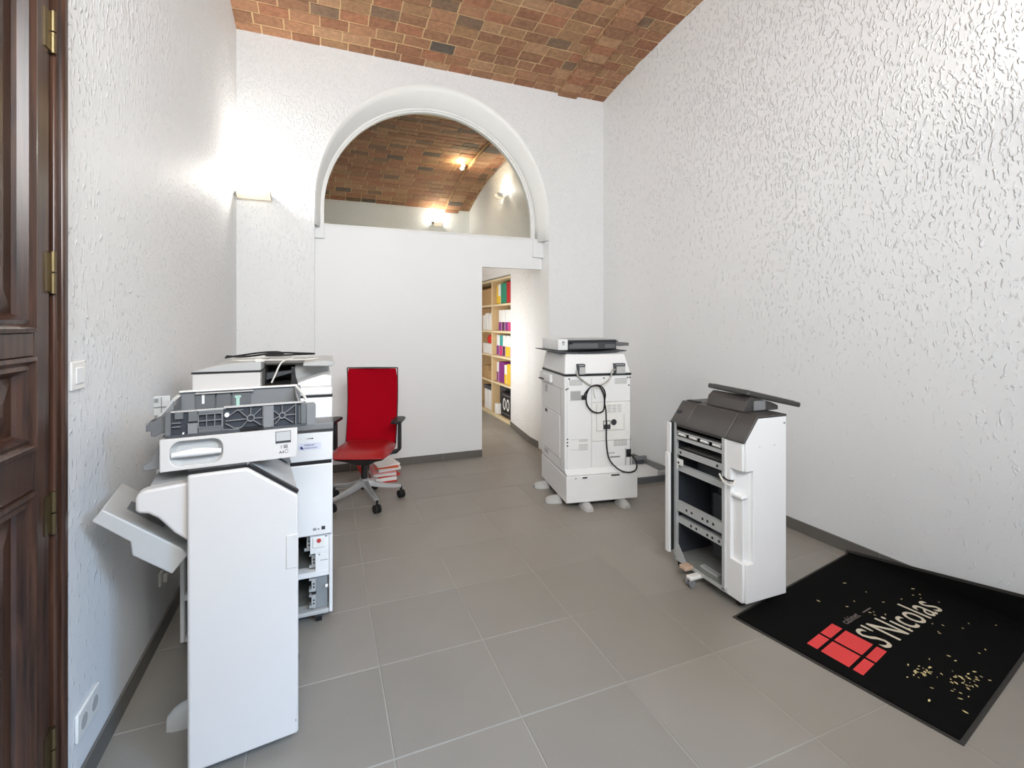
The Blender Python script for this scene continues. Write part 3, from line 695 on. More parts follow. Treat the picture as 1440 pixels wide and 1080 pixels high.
text(st, 'lettering', 'MOBILART', 'blue_ink', .0105, at(.483, -.0258, .855), xs=.9); text(st, 'lettering', 'BUREAUTIQUE', 'blue_ink', .0075, at(.483, -.0258, .843), xs=1.1)
text(uc, 'lettering', '(    )', 'pale_ink', .012, at(.490, -.0246, .884)); part(uc, 'print_mark', 'ink', (.497, .508, -.0250, -.0235, .886, .889), (.512, .521, -.0250, -.0235, .885, .890))
part(cp, 'control_deck', 'charcoal_plastic', (-.0, .608, -.030, .10, .915, .922), bevel=.003)
part(cp, 'control_panel', 'grey_plastic', (.0, .608, -.028, .12, .922, .958), bevel=.008)
part(cp, 'scanner_body', 'white_plastic', (.0, .605, .10, .66, .905, 1.055), bevel=.008)
part(cp, 'scanner_seam', 'black_plastic', (-.002, .606, .105, .655, 1.055, 1.064))
part(cp, 'platen_cover', 'white_plastic', (.0, .605, .115, .655, 1.064, 1.100), bevel=.006)
# document feeder: block, curved lid, input tray with guides
fd = part(cp, 'feeder_block', 'cool_white_plastic', (.006, .285, .17, .60, 1.1005, 1.182), bevel=.006)
part(cp, 'feeder_seam', 'black_plastic', (.004, .287, .168, .602, 1.182, 1.190))
bm = BM(); pr = [(0.002, 1.190), (.288, 1.190)] + [(.288 - .288 * t, 1.190 + .038 * math.sin(math.acos(1 - 0) + 0) if False else 1.190 + .040 * (1 - t ** 2.6)) for t in [i / 10 for i in range(0, 10)]]
prism(bm, pr, 'y', .165, .605); obj('feeder_lid', bm, 'light_grey_plastic', cp, bevel=.004)
bm = BM(); prism(bm, [(.287, 1.202), (.60, 1.200), (.60, 1.210), (.287, 1.212)], 'y', .30, .60); it = obj('input_tray', bm, 'charcoal_plastic', cp, bevel=.003)
bm = BM(); prism(bm, [(.470, 1.200), (.606, 1.196), (.618, 1.206), (.612, 1.222), (.56, 1.226), (.470, 1.214)], 'y', .20, .61); obj('tray_end', bm, 'light_grey_plastic', it, bevel=.005)
bm = BM(); prism(bm, [(.290, 1.212), (.47, 1.212), (.47, 1.220), (.290, 1.222)], 'y', .45, .60); obj('side_guide', bm, 'light_grey_plastic', it, bevel=.002)
bm = BM(); prism(bm, [(.425, 1.1005), (.602, 1.1005), (.602, 1.150), (.57, 1.158), (.50, 1.138), (.425, 1.112)], 'y', .18, .60); obj('output_ramp', bm, 'white_plastic', cp, bevel=.004)
bm = BM(); prism(bm, [(.425, 1.112), (.50, 1.138), (.57, 1.158), (.594, 1.158), (.594, 1.197), (.425, 1.197)], 'y', .36, .58); obj('ramp_wall', bm, 'light_grey_plastic', cp, bevel=.004)
part(cp, 'shaded_well', 'charcoal_plastic', (.2855, .424, .20, .59, 1.1005, 1.106), (.2855, .296, .24, .59, 1.106, 1.19), (.296, .424, .56, .59, 1.106, 1.198))  # charcoal paints the feeder's shadow into the left of the cavity
bm = BM(); prism(bm, [(.296, 1.125), (.424, 1.160), (.424, 1.170), (.296, 1.160)], 'y', .34, .56); obj('well_flap', bm, 'dark_grey_plastic', cp)
bm = BM(); prism(bm, [(.418, 1.106), (.452, 1.1005), (.438, 1.15), (.432, 1.198), (.420, 1.198)], 'y', .176, .20); obj('tray_support', bm, 'black_plastic', cp)
for x in (.06, .545):
    for y in (.06, .60):
        c = part(cp, 'caster_fork', 'dark_grey_plastic', (x - .018, x + .018, y - .03, y + .03, .035, .061))
        bm = BM(); cyl(bm, (x - .013, y, .027), (x + .013, y, .027), .027, 16); obj('caster_wheel', bm, 'black_rubber', c, smooth=True)
# cables dropped on its document feeder
def cable(name, pts, r, m, label, s=6):
    bm = BM(); tube(bm, pts, r, 8, s); o = obj(name, bm, m, None, smooth=True); return tag(o, label, 'cable')
X0, Y0 = -.562, 2.385
zt = 1.2365
cable('network_cable', [(X0 + .330, Y0 + .20, 1.125), (X0 + .345, Y0 + .195, 1.16), (X0 + .375, Y0 + .205, 1.224), (X0 + .42, Y0 + .26, 1.2385), (X0 + .40, Y0 + .36, 1.2375), (X0 + .30, Y0 + .42, zt), (X0 + .18, Y0 + .40, zt), (X0 + .135, Y0 + .30, zt - .002), (X0 + .19, Y0 + .22, zt - .001), (X0 + .28, Y0 + .20, zt), (X0 + .36, Y0 + .22, 1.233), (X0 + .47, Y0 + .26, 1.229), (X0 + .54, Y0 + .33, 1.2305), (X0 + .50, Y0 + .42, 1.2305), (X0 + .40, Y0 + .44, 1.236), (X0 + .26, Y0 + .46, zt)], .0038, 'cable_white', 'thin white cable looped over the document feeder of the left copier')
cable('power_cable', [(X0 + .125, Y0 + .26, zt + 0.0120), (X0 + .17, Y0 + .34, zt + 0.0150), (X0 + .25, Y0 + .45, zt + 0.0210), (X0 + .33, Y0 + .44, zt + 0.0250), (X0 + .37, Y0 + .36, zt + 0.0190), (X0 + .30, Y0 + .26, zt + 0.0190), (X0 + .34, Y0 + .24, zt + 0.0180), (X0 + .45, Y0 + .32, zt + 0.0160), (X0 + .52, Y0 + .38, zt + 0.0140), (X0 + .44, Y0 + .42, zt + 0.0170), (X0 + .34, Y0 + .34, zt + 0.0250), (X0 + .22, Y0 + .23, zt + 0.0170), (X0 + .13, Y0 + .255, zt + 0.0190)], .0045, 'black_rubber', 'black cable coiled on the document feeder of the left copier')
pl = part(None, 'cable_plug', 'cable_white', (X0 + .262, X0 + .292, Y0 + .168, Y0 + .19, zt - .0060, zt + .008), (X0 + .288, X0 + .302, Y0 + .172, Y0 + .178, zt - .0060, zt + .001)); tag(pl, 'small white cable plug at the edge of the document feeder', 'plug')

# ------------------------------------------------------------------ red office chair
ch = thing('office_chair', 'red swivel office chair with dark armrests and silver star base', 'chair', (.305, 3.93, 0), -20)
R5 = .285
for k in range(5):
    a = math.radians(-56 + 72 * k); dx, dy = math.cos(a), math.sin(a)
    bm = BM(); rings = []
    for i in range(6):
        t = i / 5; r = .03 + (R5 - .03) * t; z = .150 - .055 * t - .01 * math.sin(PI * t); ww = .026 - .010 * t; hh = .022 - .012 * t
        c = Vector((dx * r, dy * r, z)); sd = Vector((-dy, dx, 0))
        rings.append([c + sd * ww + Vector((0, 0, -hh)), c - sd * ww + Vector((0, 0, -hh)), c - sd * ww * .8 + Vector((0, 0, hh)), c + sd * ww * .8 + Vector((0, 0, hh))])
    loft(bm, rings); arm = obj('base_arm', bm, 'aluminium', ch, bevel=.004)
    px, py = dx * R5, dy * R5
    ca = math.radians(random.Random(k + 3).uniform(0, 180)); ax = Vector((math.cos(ca), math.sin(ca), 0)); c = Vector((px, py, .031))
    bm = BM(); cyl(bm, c - ax * .022, c - ax * .004, .031, 16); cyl(bm, c + ax * .004, c + ax * .022, .031, 16)
    cyl(bm, c - ax * .004, c + ax * .004, .020, 10); cyl(bm, (px, py, .045), (px, py, .095), .009, 8)
    obj('caster', bm, 'black_rubber', ch, smooth=True)
bm = BM(); cyl(bm, (0, 0, .125), (0, 0, .185), .036, 20); obj('hub', bm, 'aluminium', ch, smooth=True)
bm = BM(); cyl(bm, (0, 0, .10), (0, 0, .33), .024, 16); obj('gas_column', bm, 'black_plastic', ch, smooth=True)
bm = BM(); loft(bm, [[(x * .05, y * .06, .300) for x, y in ((-1, -1), (1, -1), (1, 1), (-1, 1))], [(x * .12, y * .12, .345) for x, y in ((-1, -1), (1, -1), (1, 1), (-1, 1))], [(x * .19, y * .17, .372) for x, y in ((-1, -1), (1, -1), (1, 1), (-1, 1))]])
obj('tilt_mechanism', bm, 'black_plastic', ch, bevel=.01)
# seat: rounded cushion with a drooping front
bm = BM(); rows = []
nx, ny = 10, 8
for zt_ in (0, 1):
    for j in range(ny + 1):
        row = []
        for i in range(nx + 1):
            u = -1 + 2 * i / nx; v = -1 + 2 * j / ny
            wx = .228 * (1 - .10 * abs(v) ** 3); x = u * wx; y = v * .23 * (1 - .06 * abs(u) ** 3)
            e = (1 - abs(u) ** 6) * (1 - abs(v) ** 6)
            z = .378 + (.030 + .046 * e ** .5 + .012 * abs(u) ** 2 * e - .022 * max(0, -v - .35) ** 1.2) * zt_ + (0 if zt_ else .016 * (1 - e ** .4))
            row.append(bm.verts.new((x, y, z)))
        rows.append(row)
for b0 in (0, ny + 1):
    for j in range(ny):
        for i in range(nx):
            bm.faces.new((rows[b0 + j][i], rows[b0 + j][i + 1], rows[b0 + j + 1][i + 1], rows[b0 + j + 1][i]))
T = rows[ny + 1:]; Bt = rows[:ny + 1]
per = [(0, i) for i in range(nx)] + [(j, nx) for j in range(ny)] + [(ny, i) for i in range(nx, 0, -1)] + [(j, 0) for j in range(ny, 0, -1)]
for k in range(len(per)):
    a_, b_ = per[k], per[(k + 1) % len(per)]
    bm.faces.new((Bt[a_[0]][a_[1]], Bt[b_[0]][b_[1]], T[b_[0]][b_[1]], T[a_[0]][a_[1]]))
obj('seat', bm, 'red_leather', ch, smooth=True, sub=1)
# backrest: tall slightly curved panel, wider at top
bm = BM(); rings = []
for j in range(11):
    t = j / 10; z = .405 + .625 * t; ww = (.203 + .004 * t) * (1 - .10 * max(0, t - .93) / .07 * .4); y0 = .205 + .075 * t + .035 * math.sin(PI * t * .9) - .03 * t * t; th_ = .016 - .004 * t
    ring = []
    for i in range(9):
        u = -1 + 2 * i / 8; ring.append((u * ww, y0 - .030 * (u * u), z))
    for i in range(8, -1, -1):
        u = -1 + 2 * i / 8; ring.append((u * ww, y0 - .030 * (u * u) + th_, z))
    rings.append(ring)
loft(bm, rings); obj('backrest', bm, 'red_fabric', ch, smooth=True, bevel=.006)
bm = BM(); fr_pts = []
for j in range(11):
    t = j / 10; z = .405 + .63 * t; ww = .203 + .004 * t + .003; y0 = .205 + .075 * t + .035 * math.sin(PI * t * .9) - .03 * t * t - .030 + .012; fr_pts.append((ww, y0, z))
tube(bm, [(-p[0], p[1], p[2]) for p in fr_pts], .0045, 8); tube(bm, fr_pts, .0045, 8)
tube(bm, [(fr_pts[-1][0] * u, fr_pts[-1][1] + .030 * (1 - u * u), fr_pts[-1][2]) for u in [-1 + i / 5 for i in range(11)]], .0045, 8)
obj('back_frame', bm, 'black_plastic', ch, smooth=True)
bm = BM(); tube(bm, [(0, .05, .362), (0, .20, .362), (0, .245, .40), (0, .262, .55)], [.030, .030, .026, .02], 10); obj('back_support', bm, 'black_plastic', ch, smooth=True)
for s_ in (-1, 1):
    bm = BM(); loft(bm, [[(s_ * .17, .04 + a, .372 + b) for a, b in ((-.03, -.012), (.03, -.012), (.03, .012), (-.03, .012))], [(s_ * .245, .08 + a, .376 + b) for a, b in ((-.028, -.014), (.028, -.014), (.028, .014), (-.028, .014))],
                          [(s_ * .268, .09 + a, .40 + b) for a, b in ((-.024, -.008), (.024, -.022), (.024, .02), (-.024, .03))]]); ar = obj('armrest_bracket', bm, 'black_plastic', ch, bevel=.004)
    bm = BM(); prism(bm, [(.066, .39), (.116, .39), (.112, .62), (.076, .62)], 'x', s_ * .258 - .012, s_ * .258 + .014); obj('armrest_post', bm, 'black_plastic', ch, bevel=.006)
    bm = BM(); prism(bm, rrect(s_ * .256 - .042, s_ * .256 + .042, -.06, .17, .035), 'z', .620, .642); obj('armrest_pad', bm, 'black_plastic', ch, bevel=.007)

# folders piled on the floor behind the chair
pile = [('red_card', 'bright red folder at the bottom of the folder pile behind the chair'), ('paper', 'thick white paper bundle above the bottom red folder of the pile'), ('red_card', 'red folder between the two white bundles low in the pile'), ('paper', 'white paper bundle in the middle of the folder pile'), ('pink_card', 'pale pink folder in the middle of the folder pile'), ('paper', 'white paper bundle above the pale pink folder'), ('orange_card', 'orange folder near the top of the folder pile'), ('paper', 'white papers on top of the orange folder')]
z = 0.0008; rnd = random.Random(4)
for k, (m, lab) in enumerate(pile):
    h = (.012, .030, .010, .026, .012, .028, .012, .016)[k]
    bm = BM(); box(bm, -.10, .10, -.14, .14, 0, h); o = obj('folder' if 'folder' in lab.split(' of')[0].split('above')[0] and m != 'paper' else 'paper_bundle', bm, m, None, bevel=.002)
    o.location = (.515 + rnd.uniform(-.015, .015), 4.46 + rnd.uniform(-.01, .01), z); o.rotation_euler = (0, 0, rnd.uniform(-.16, .16) + .1)
    tag(o, lab, 'folder' if m != 'paper' else 'papers', 'folders piled behind the chair'); z += h + .0008
bm = BM(); prism(bm, [(0, 0), (.03, 0), (-.05, .17), (-.08, .17)], 'y', -.12, .12); o = obj('red_folder', bm, 'red_card', None, bevel=.002); o.location = (.350, 4.47, .0005); tag(o, 'red folder leaning aslant beside the folder pile', 'folder')

# ------------------------------------------------------------------ right copier, seen from behind
rc = thing('photocopier', 'white photocopier seen from the back, with looped black cord, by the passage', 'photocopier', (1.713, 3.215, 0), -9)
part(rc, 'body', 'white_plastic', (.0, .545, .008, .62, .262, 1.005), bevel=.006)
bp_ = part(rc, 'back_panel', 'white_plastic', (.018, .215, .0, .008, .285, .985), (.219, .540, .0, .008, .80, .985), (.219, .540, .0, .008, .285, .497), bevel=.0015)
part(rc, 'removable_cover', 'ivory', (.219, .540, -.002, .008, .500, .797), bevel=.0015)
bm = BM(); prism(bm, [(-.035, .262), (-.035, .250), (.0, .294), (.010, .294), (.010, .262)], 'x', .0, .585); obj('ledge', bm, 'white_plastic', rc, bevel=.003)
bc = part(rc, 'base_cabinet', 'white_plastic', (.0, .588, -.036, .635, .046, .250), bevel=.008)
for sl in ((.130, .168, -.0368, -.03, .228, .240), (.365, .435, -.0368, -.03, .232, .244), (.070, .082, -.0368, -.03, .230, .236)): part(bc, 'slot', 'ink', sl)
part(rc, 'side_seam', 'pale_ink', (-.0008, .001, .06, .62, .900, .903), (-.0008, .001, .095, .098, .30, .900), (-.0008, .001, .10, .54, .690, .693), (-.0008, .001, .10, .54, .345, .348))
sd = part(rc, 'side_door', 'white_plastic', (-.004, .001, .11, .53, .352, .686), bevel=.002)
part(sd, 'door_pull', 'ink', (-.0055, -.003, .44, .50, .655, .680))
part(rc, 'side_latch', 'light_grey_plastic', (-.006, .001, .44, .50, .825, .885), bevel=.002)
part(rc, 'side_latch_base', 'light_grey_plastic', (-.005, .001, .42, .52, .30, .335), bevel=.002)
def vent(parent, x0, x1, z0, z1, n=9, y=-.001):
    v_ = part(parent, 'vent', 'light_grey_plastic', (x0, x1, y, .003, z0, z1))
    bm = BM()
    for i in range(n):
        xx = x0 + (x1 - x0) * (i + .5) / n; box(bm, xx - .0018, xx + .0018, y - .0015, y + .001, z0 + .003, z1 - .003)
    obj('vent_slats', bm, 'ivory', v_)
vent(bp_, .037, .143, .935, .978); vent(bp_, .412, .513, .938, .982); vent(bp_, .115, .186, .435, .482); vent(bp_, .115, .186, .500, .520); vent(bp_, .402, .515, .452, .497)
part(bp_, 'panel_seam', 'pale_ink', (.045, .115, -.0006, .002, .518, .5195), (.045, .115, -.0006, .002, .44, .4415))
lb = part(bp_, 'rating_label', 'light_grey_plastic', (.044, .130, -.0012, .002, .818, .893))
bm = BM()
for i in range(5): box(bm, .050, .124, -.0018, -.001, .826 + i * .0125, .8305 + i * .0125)
obj('label_print', bm, 'pale_ink', lb)
po = part(rc, 'document_pouch', 'ivory', (.258, .486, -.006, -.002, .580, .786), bevel=.001)
bm = BM()
for i in range(5):
    for j in range(3): box(bm, .345 + j * .042, .378 + j * .042, -.0068, -.006, .720 + i * .0125, .7235 + i * .0125)
obj('pouch_print', bm, 'pale_ink', po)
part(po, 'pouch_picture', 'ink', (.312, .372, -.0068, -.006, .588, .655)); bm = BM(); cyl(bm, (.400, -.0068, .640), (.400, -.006, .640), .024, 16); obj('pouch_picture', bm, 'ink', po)
part(po, 'pouch_picture', 'ivory', (.318, .338, -.0075, -.0068, .625, .65), (.345, .366, -.0075, -.0068, .625, .65)); part(po, 'pouch_edge', 'light_grey_plastic', (.256, .488, -.007, -.005, .577, .581), (.256, .259, -.007, -.005, .58, .786), (.485, .488, -.007, -.005, .58, .70))
part(bp_, 'slot', 'pale_ink', (.372, .455, -.0006, .002, .362, .374)); part(bp_, 'slot', 'light_grey_plastic', (.36, .41, -.0006, .002, .395, .405))
for x, z in ((.012, .905), (.025, .912), (.035, .985), (.32, .985), (.52, .985), (.54, .985), (.53, .925), (.022, .525), (.022, .50), (.022, .475), (.378, .545)):
    bm = BM(); cyl(bm, (x, -.0015, z), (x, .003, z), .006, 10); obj('screw', bm, 'ink', rc)
ps = part(rc, 'power_inlet', 'black_plastic', (.505, .545, -.008, .004, .362, .422)); part(ps, 'inlet_frame', 'light_grey_plastic', (.497, .505, -.006, .004, .300, .43), (.545, .556, -.006, .004, .300, .53))
part(rc, 'side_bin', 'white_plastic', (.588, .604, .02, .25, .11, .19), bevel=.004)
part(rc, 'scanner_edge', 'black_plastic', (-.004, .552, -.002, .60, 1.005, 1.020), bevel=.003)
part(rc, 'side_ledge', 'white_plastic', (-.028, .0, .30, .60, .92, .99), bevel=.006)
part(rc, 'side_knob', 'ink', (-.050, -.020, .46, .56, .930, .940), bevel=.004)
bm = BM(); loft(bm, [[(x, y, 1.020) for x, y in ((.0, .006), (.548, .006), (.548, .60), (.0, .60))], [(x, y, 1.166) for x, y in ((.018, .040), (.510, .040), (.510, .56), (.018, .56))], [(x, y, 1.174) for x, y in ((.030, .055), (.498, .055), (.498, .55), (.030, .55))]])
lid = obj('lid', bm, 'white_plastic', rc, bevel=.008)
bm = BM(); rings = []
for i in range(9):
    t = i / 8; x = -.075 + .605 * t; zz = 1.190 - .016 * math.sin(PI * t); rings.append([(x, .04, zz), (x, .56, zz), (x, .56, zz + .007), (x, .04, zz + .007)])
loft(bm, rings); obj('document_tray', bm, 'dark_grey_plastic', rc)
part(lid, 'lid_riser', 'ivory', (.04, .50, .06, .54, 1.165, 1.176))
for x0, x1 in ((.100, .162), (.405, .495)):
    h = part(rc, 'lid_hinge', 'dark_grey_plastic', (x0, x1, -.012, .035, 1.012, 1.098), bevel=.003); part(h, 'hinge_cap', 'light_grey_plastic', (x0 + .014, x1 - .004, -.018, -.010, 1.020, 1.075), bevel=.002)
    part(h, 'hinge_slot', 'light_grey_plastic', (x0 + .01, x1 - .01, -.0135, -.011, 1.085, 1.090))
for (x, y, a) in ((.165, -.02, -90), (.465, -.02, -90)):
    bm = BM(); rings = []
    for i in range(8):
        t = i / 7; yy = -.110 + .13 * t; k = math.sqrt(max(.03, 1 - (1 - t) ** 2.6)); rings.append([(x + .047 * (.4 + .6 * k) * math.cos(PI * j / 8), yy, .048 * (.4 + .6 * k) * math.sin(PI * j / 8) + (.0)) for j in range(9)])
    loft(bm, rings); obj('foot', bm, 'light_grey_plastic', rc, smooth=True)
for y in (.16, .50):
    bm = BM(); rings = []
    for i in range(8):
        t = i / 7; xx = -.105 + .12 * t; k = math.sqrt(max(.03, 1 - (1 - t) ** 2.6)); rings.append([(xx, y + .06 * (.4 + .6 * k) * math.cos(PI * j / 8), .048 * (.4 + .6 * k) * math.sin(PI * j / 8)) for j in range(9)])
    loft(bm, rings); obj('foot', bm, 'light_grey_plastic', rc, smooth=True)
part(rc, 'undercarriage', 'dark_grey_plastic', (.06, .53, .04, .58, .012, .046))
bm = BM(); tube(bm, [(.525, -.008, .388), (.545, -.030, .375), (.572, -.036, .335), (.575, -.045, .290), (.545, -.060, .265), (.49, -.055, .258), (.42, -.045, .285), (.355, -.025, .36), (.336, -.014, .48), (.335, -.012, .62), (.330, -.014, .74), (.318, -.016, .80), (.325, -.016, .86), (.305, -.018, .91), (.26, -.02, .935), (.20, -.02, .92), (.168, -.02, .86), (.172, -.02, .79), (.21, -.022, .74), (.262, -.022, .722), (.305, -.02, .735), (.318, -.018, .79), (.312, -.016, .86), (.275, -.018, .922), (.22, -.018, .930), (.172, -.014, .89), (.152, -.012, .855)], .0055, 8, 5); cord = obj('power_cord', bm, 'black_rubber', rc, smooth=True)
part(cord, 'cord_plug', 'black_plastic', (.132, .168, -.022, -.003, .825, .858), bevel=.004)
bm = BM(); tube(bm, [(.093, -.006, 1.05), (.10, -.014, 1.01), (.14, -.016, .975), (.19, -.016, .94), (.235, -.014, .925), (.29, -.014, .935), (.345, -.016, .965), (.372, -.016, 1.00), (.385, -.012, 1.045), (.41, -.010, 1.05)], .0065, 8, 5); obj('signal_cable', bm, 'cable_grey', rc, smooth=True)
bm = BM(); tube(bm, [(.36, -.016, .99), (.35, -.018, .955), (.30, -.016, .92), (.25, -.014, .91)], .005, 8, 5); tube(bm, [(.235, -.012, .92), (.232, -.012, .88), (.245, -.012, .83)], .004, 8, 4); obj('signal_cable', bm, 'cable_white', rc, smooth=True)
# dark drawer lying on its lid
kd = thing('paper_cassette', 'dark grey paper drawer with pale end piece, lying on the right copier lid', 'drawer', (1.775, 3.335, 1.1980), -5)
part(kd, 'body', 'dark_grey_plastic', (.03, .47, .02, .34, .0, .078), bevel=.006)
part(kd, 'body_rim', 'light_grey_plastic', (.03, .475, .016, .345, .078, .084), bevel=.002)
part(kd, 'end_piece', 'white_plastic', (-.055, .03, .0, .36, -.002, .086), bevel=.006)
part(kd, 'end_slot', 'pale_ink', (-.020, .0, -.0012, .003, .040, .046), (-.020, .0, -.0012, .003, .052, .070))
part(kd, 'side_strip', 'black_plastic', (.03, .48, .012, .022, .062, .070), (.035, .075, .010, .022, .045, .068))
part(kd, 'side_block', 'mid_grey_plastic', (.36, .45, .012, .021, .01, .04), (.05, .30, .014, .021, .012, .05))
bm = BM(); prism(bm, [(.47, .028), (.50, .028), (.52, .022), (.60, .026), (.605, .050), (.56, .054), (.50, .050), (.47, .046)], 'y', .05, .22); obj('side_lug', bm, 'mid_grey_plastic', kd, bevel=.003)
part(kd, 'side_lug_tip', 'black_plastic', (.58, .607, .055, .215, .024, .030))

# paper tray leaning on the floor by the right wall
ft = thing('paper_tray', 'grey open paper tray with white bottom, lying on the floor by the skirting', 'tray', (2.385, 3.48, 0), -5)
part(ft, 'bottom', 'white_plastic', (.0, .53, .02, .42, .028, .034))
part(ft, 'side_rail', 'mid_grey_plastic', (.0, .55, -.002, .02, .0, .050), bevel=.003)
part(ft, 'side_rail', 'grey_plastic', (.0, .55, .42, .445, .0, .105), bevel=.003)
part(ft, 'end_rail', 'grey_plastic', (.52, .55, .02, .42, .0, .075), bevel=.003)
part(ft, 'end_rail', 'mid_grey_plastic', (-.01, .0, -.002, .445, .0, .05), bevel=.003)
part(ft, 'rail_block', 'dark_grey_plastic', (.10, .20, .405, .42, .04, .09), (.30, .36, .405, .42, .04, .085), (.42, .50, .40, .42, .04, .07)); part(ft, 'guide', 'light_grey_plastic', (.43, .50, .03, .07, .034, .075), bevel=.004); part(ft, 'guide', 'light_grey_plastic', (.06, .10, .30, .40, .034, .075), bevel=.004)
part(ft, 'underframe', 'dark_grey_plastic', (.01, .53, .03, .41, .0, .027))

# ------------------------------------------------------------------ right finisher with its paper side open
f2 = thing('copier_finisher', 'white finisher cabinet with open metal-framed side and charcoal top, by the door mat', 'finisher', (1.888, 1.713, .0085), 0)
PW = .282
bm = BM(); prism(bm, [(0, .046), (0, .826), (.088, .938), (PW, .938), (PW, .046)], 'y', 0, .11)
bmesh.ops.bevel(bm, geom=[e for e in bm.edges if all(abs(v.co.x) < 1e-5 and v.co.y < 1e-5 for v in e.verts)], offset=.012, segments=4, affect='EDGES')
dp = obj('front_door', bm, 'white_plastic', f2)
bm = BM(); prism(bm, [(-.02, .085), (.022, .085), (.030, .075), (.046, .024), (.056, .014), (.062, -.02), (-.02, -.02)], 'z', .236, .685); cut_ = obj('cut', bm, 'white_plastic', f2)
bo = dp.modifiers.new('bool', 'BOOLEAN'); bo.operation = 'DIFFERENCE'; bo.object = cut_; bo.solver = 'EXACT'
bpy.context.view_layer.update()
me_ = bpy.data.meshes.new_from_object(dp.evaluated_get(bpy.context.evaluated_depsgraph_get())); dp.modifiers.clear(); dp.data = me_; bpy.data.objects.remove(cut_)
for p_ in me_.polygons: p_.use_smooth = True
me_.set_sharp_from_angle(angle=.6)
bv = dp.modifiers.new('bevel', 'BEVEL'); bv.width = .003; bv.segments = 2; bv.limit_method = 'ANGLE'; bv.angle_limit = .7
part(dp, 'grip_ledge', 'white_plastic', (.004, .045, .020, .084, .545, .560), bevel=.004)
part(dp, 'grip_fin', 'white_plastic', (.020, .026, .030, .084, .236, .545))
bm = BM(); cyl(bm, (.268, -.001, .905), (.268, .002, .905), .006, 12); obj('screw', bm, 'pale_ink', dp); 
bm = BM()
for x, z in ((.10, .80), (.20, .80)): cyl(bm, (x, -.0008, z), (x, .002, z), .0025, 8)
obj('pin_hole', bm, 'pale_ink', dp)
YD = .50
part(f2, 'right_panel', 'light_grey_plastic', (PW - .012, PW, .11, YD, .08, .93))
bm = BM(); prism(bm, [(.02, .06), (.02, .838), (.092, .932), (PW, .932), (PW, .06)], 'y', YD, YD + .02); obj('rear_panel', bm, 'white_plastic', f2)
rp = part(f2, 'rear_cover', 'white_plastic', (-.042, -.026, YD - .012, YD + .02, .090, .66), (-.030, -.022, YD - .012, YD + .02, .66, .835), bevel=.003)
part(f2, 'rear_strip', 'black_rubber', (-.026, .0, YD - .010, YD + .015, .10, .835))
part(f2, 'floor_plate', 'dusty_metal', (.0, PW - .012, .11, YD, .066, .074))
part(f2, 'floor_clip', 'sheet_metal', (.10, .20, .15, .20, .074, .088), (.03, .06, .20, .32, .074, .084))
part(f2, 'inner_back', 'inner_dark', (PW - .022, PW - .012, .115, YD - .01, .08, .90)); part(f2, 'inner_end', 'inner_dark', (.03, PW - .02, YD - .02, YD - .001, .08, .90))
part(f2, 'inner_mechanism', 'dark_grey_plastic', (.18, .25, .18, .34, .10, .52), (.16, .25, .30, .36, .10, .45), (.12, .24, .14, .44, .52, .60)); part(f2, 'inner_foam', 'dusty_metal', (.17, .18, .13, .22, .24, .48))
part(f2, 'frame_post', 'sheet_metal', (-.006, .012, YD - .030, YD - .012, .058, .835)); part(f2, 'frame_post', 'sheet_metal', (-.006, .010, .118, .134, .058, .825)); part(f2, 'frame_post', 'white_plastic', (-.004, .004, .1105, .118, .055, .822))
part(f2, 'frame_sill', 'sheet_metal', (-.006, .010, .110, YD - .012, .050, .066))
def crossbar(z, h, x0, holes, m='sheet_metal'):
    b_ = part(f2, 'crossbar', m, (x0, x0 + .003, .134, YD - .030, z, z + h), (x0, x0 + .024, .134, YD - .030, z + h, z + h + .003))
    if holes:
        bm = BM()
        for y in holes: cyl(bm, (x0 - .0008, y, z + h * .5), (x0 + .001, y, z + h * .5), .0075, 12)
        obj('bar_hole', bm, 'black_plastic', b_)
crossbar(.335, .050, -.002, (.39, .35, .27, .235, .195)); crossbar(.262, .034, .012, (.37, .33, .25, .215, .17)); crossbar(.655, .032, .0, (.44, .17)); crossbar(.560, .032, .010, ())
part(f2, 'guide_plate', 'dusty_metal', (.003, .12, .134, YD - .03, .686, .690), (.0, .03, .134, YD - .03, .752, .757)); part(f2, 'guide_bar', 'sheet_metal', (-.004, .006, .134, YD - .03, .742, .760), (-.006, .004, .136, YD - .03, .785, .792))
for i in range(4):
    bm = BM(); cyl(bm, (.004, .15 + i * .085, .775), (.004, .20 + i * .085, .775), .009, 10); obj('entry_roller', bm, 'ivory', f2, smooth=True)
part(f2, 'entry_shaft', 'black_plastic', (-.002, .02, .134, YD - .03, .792, .815))
bm = BM(); prism(bm, [(YD - .03, .066), (YD - .11, .066), (YD - .034, .16), (YD - .03, .16)], 'x', -.003, .0); obj('gusset', bm, 'sheet_metal', f2)
part(f2, 'hook_plate', 'ivory', (-.006, -.003, YD - .085, YD - .035, .600, .635), (-.006, -.003, YD - .045, YD - .035, .575, .600)); bm = BM(); cyl(bm, (-.0068, YD - .050, .612), (-.005, YD - .050, .612), .007, 10); obj('hook_hole', bm, 'black_plastic', f2)
bm = BM(); tube(bm, [(-.004, .15, .635), (-.02, .12, .622), (-.03, .08, .610), (-.022, .05, .612), (-.006, .055, .622), (.02, .075, .625)], .005, 8, 5); obj('wire', bm, 'cable_white', f2, smooth=True); bm = BM(); tube(bm, [(-.010, .12, .632), (-.016, .09, .625), (-.006, .06, .628)], .004, 8, 4); obj('wire', bm, 'black_rubber', f2, smooth=True)
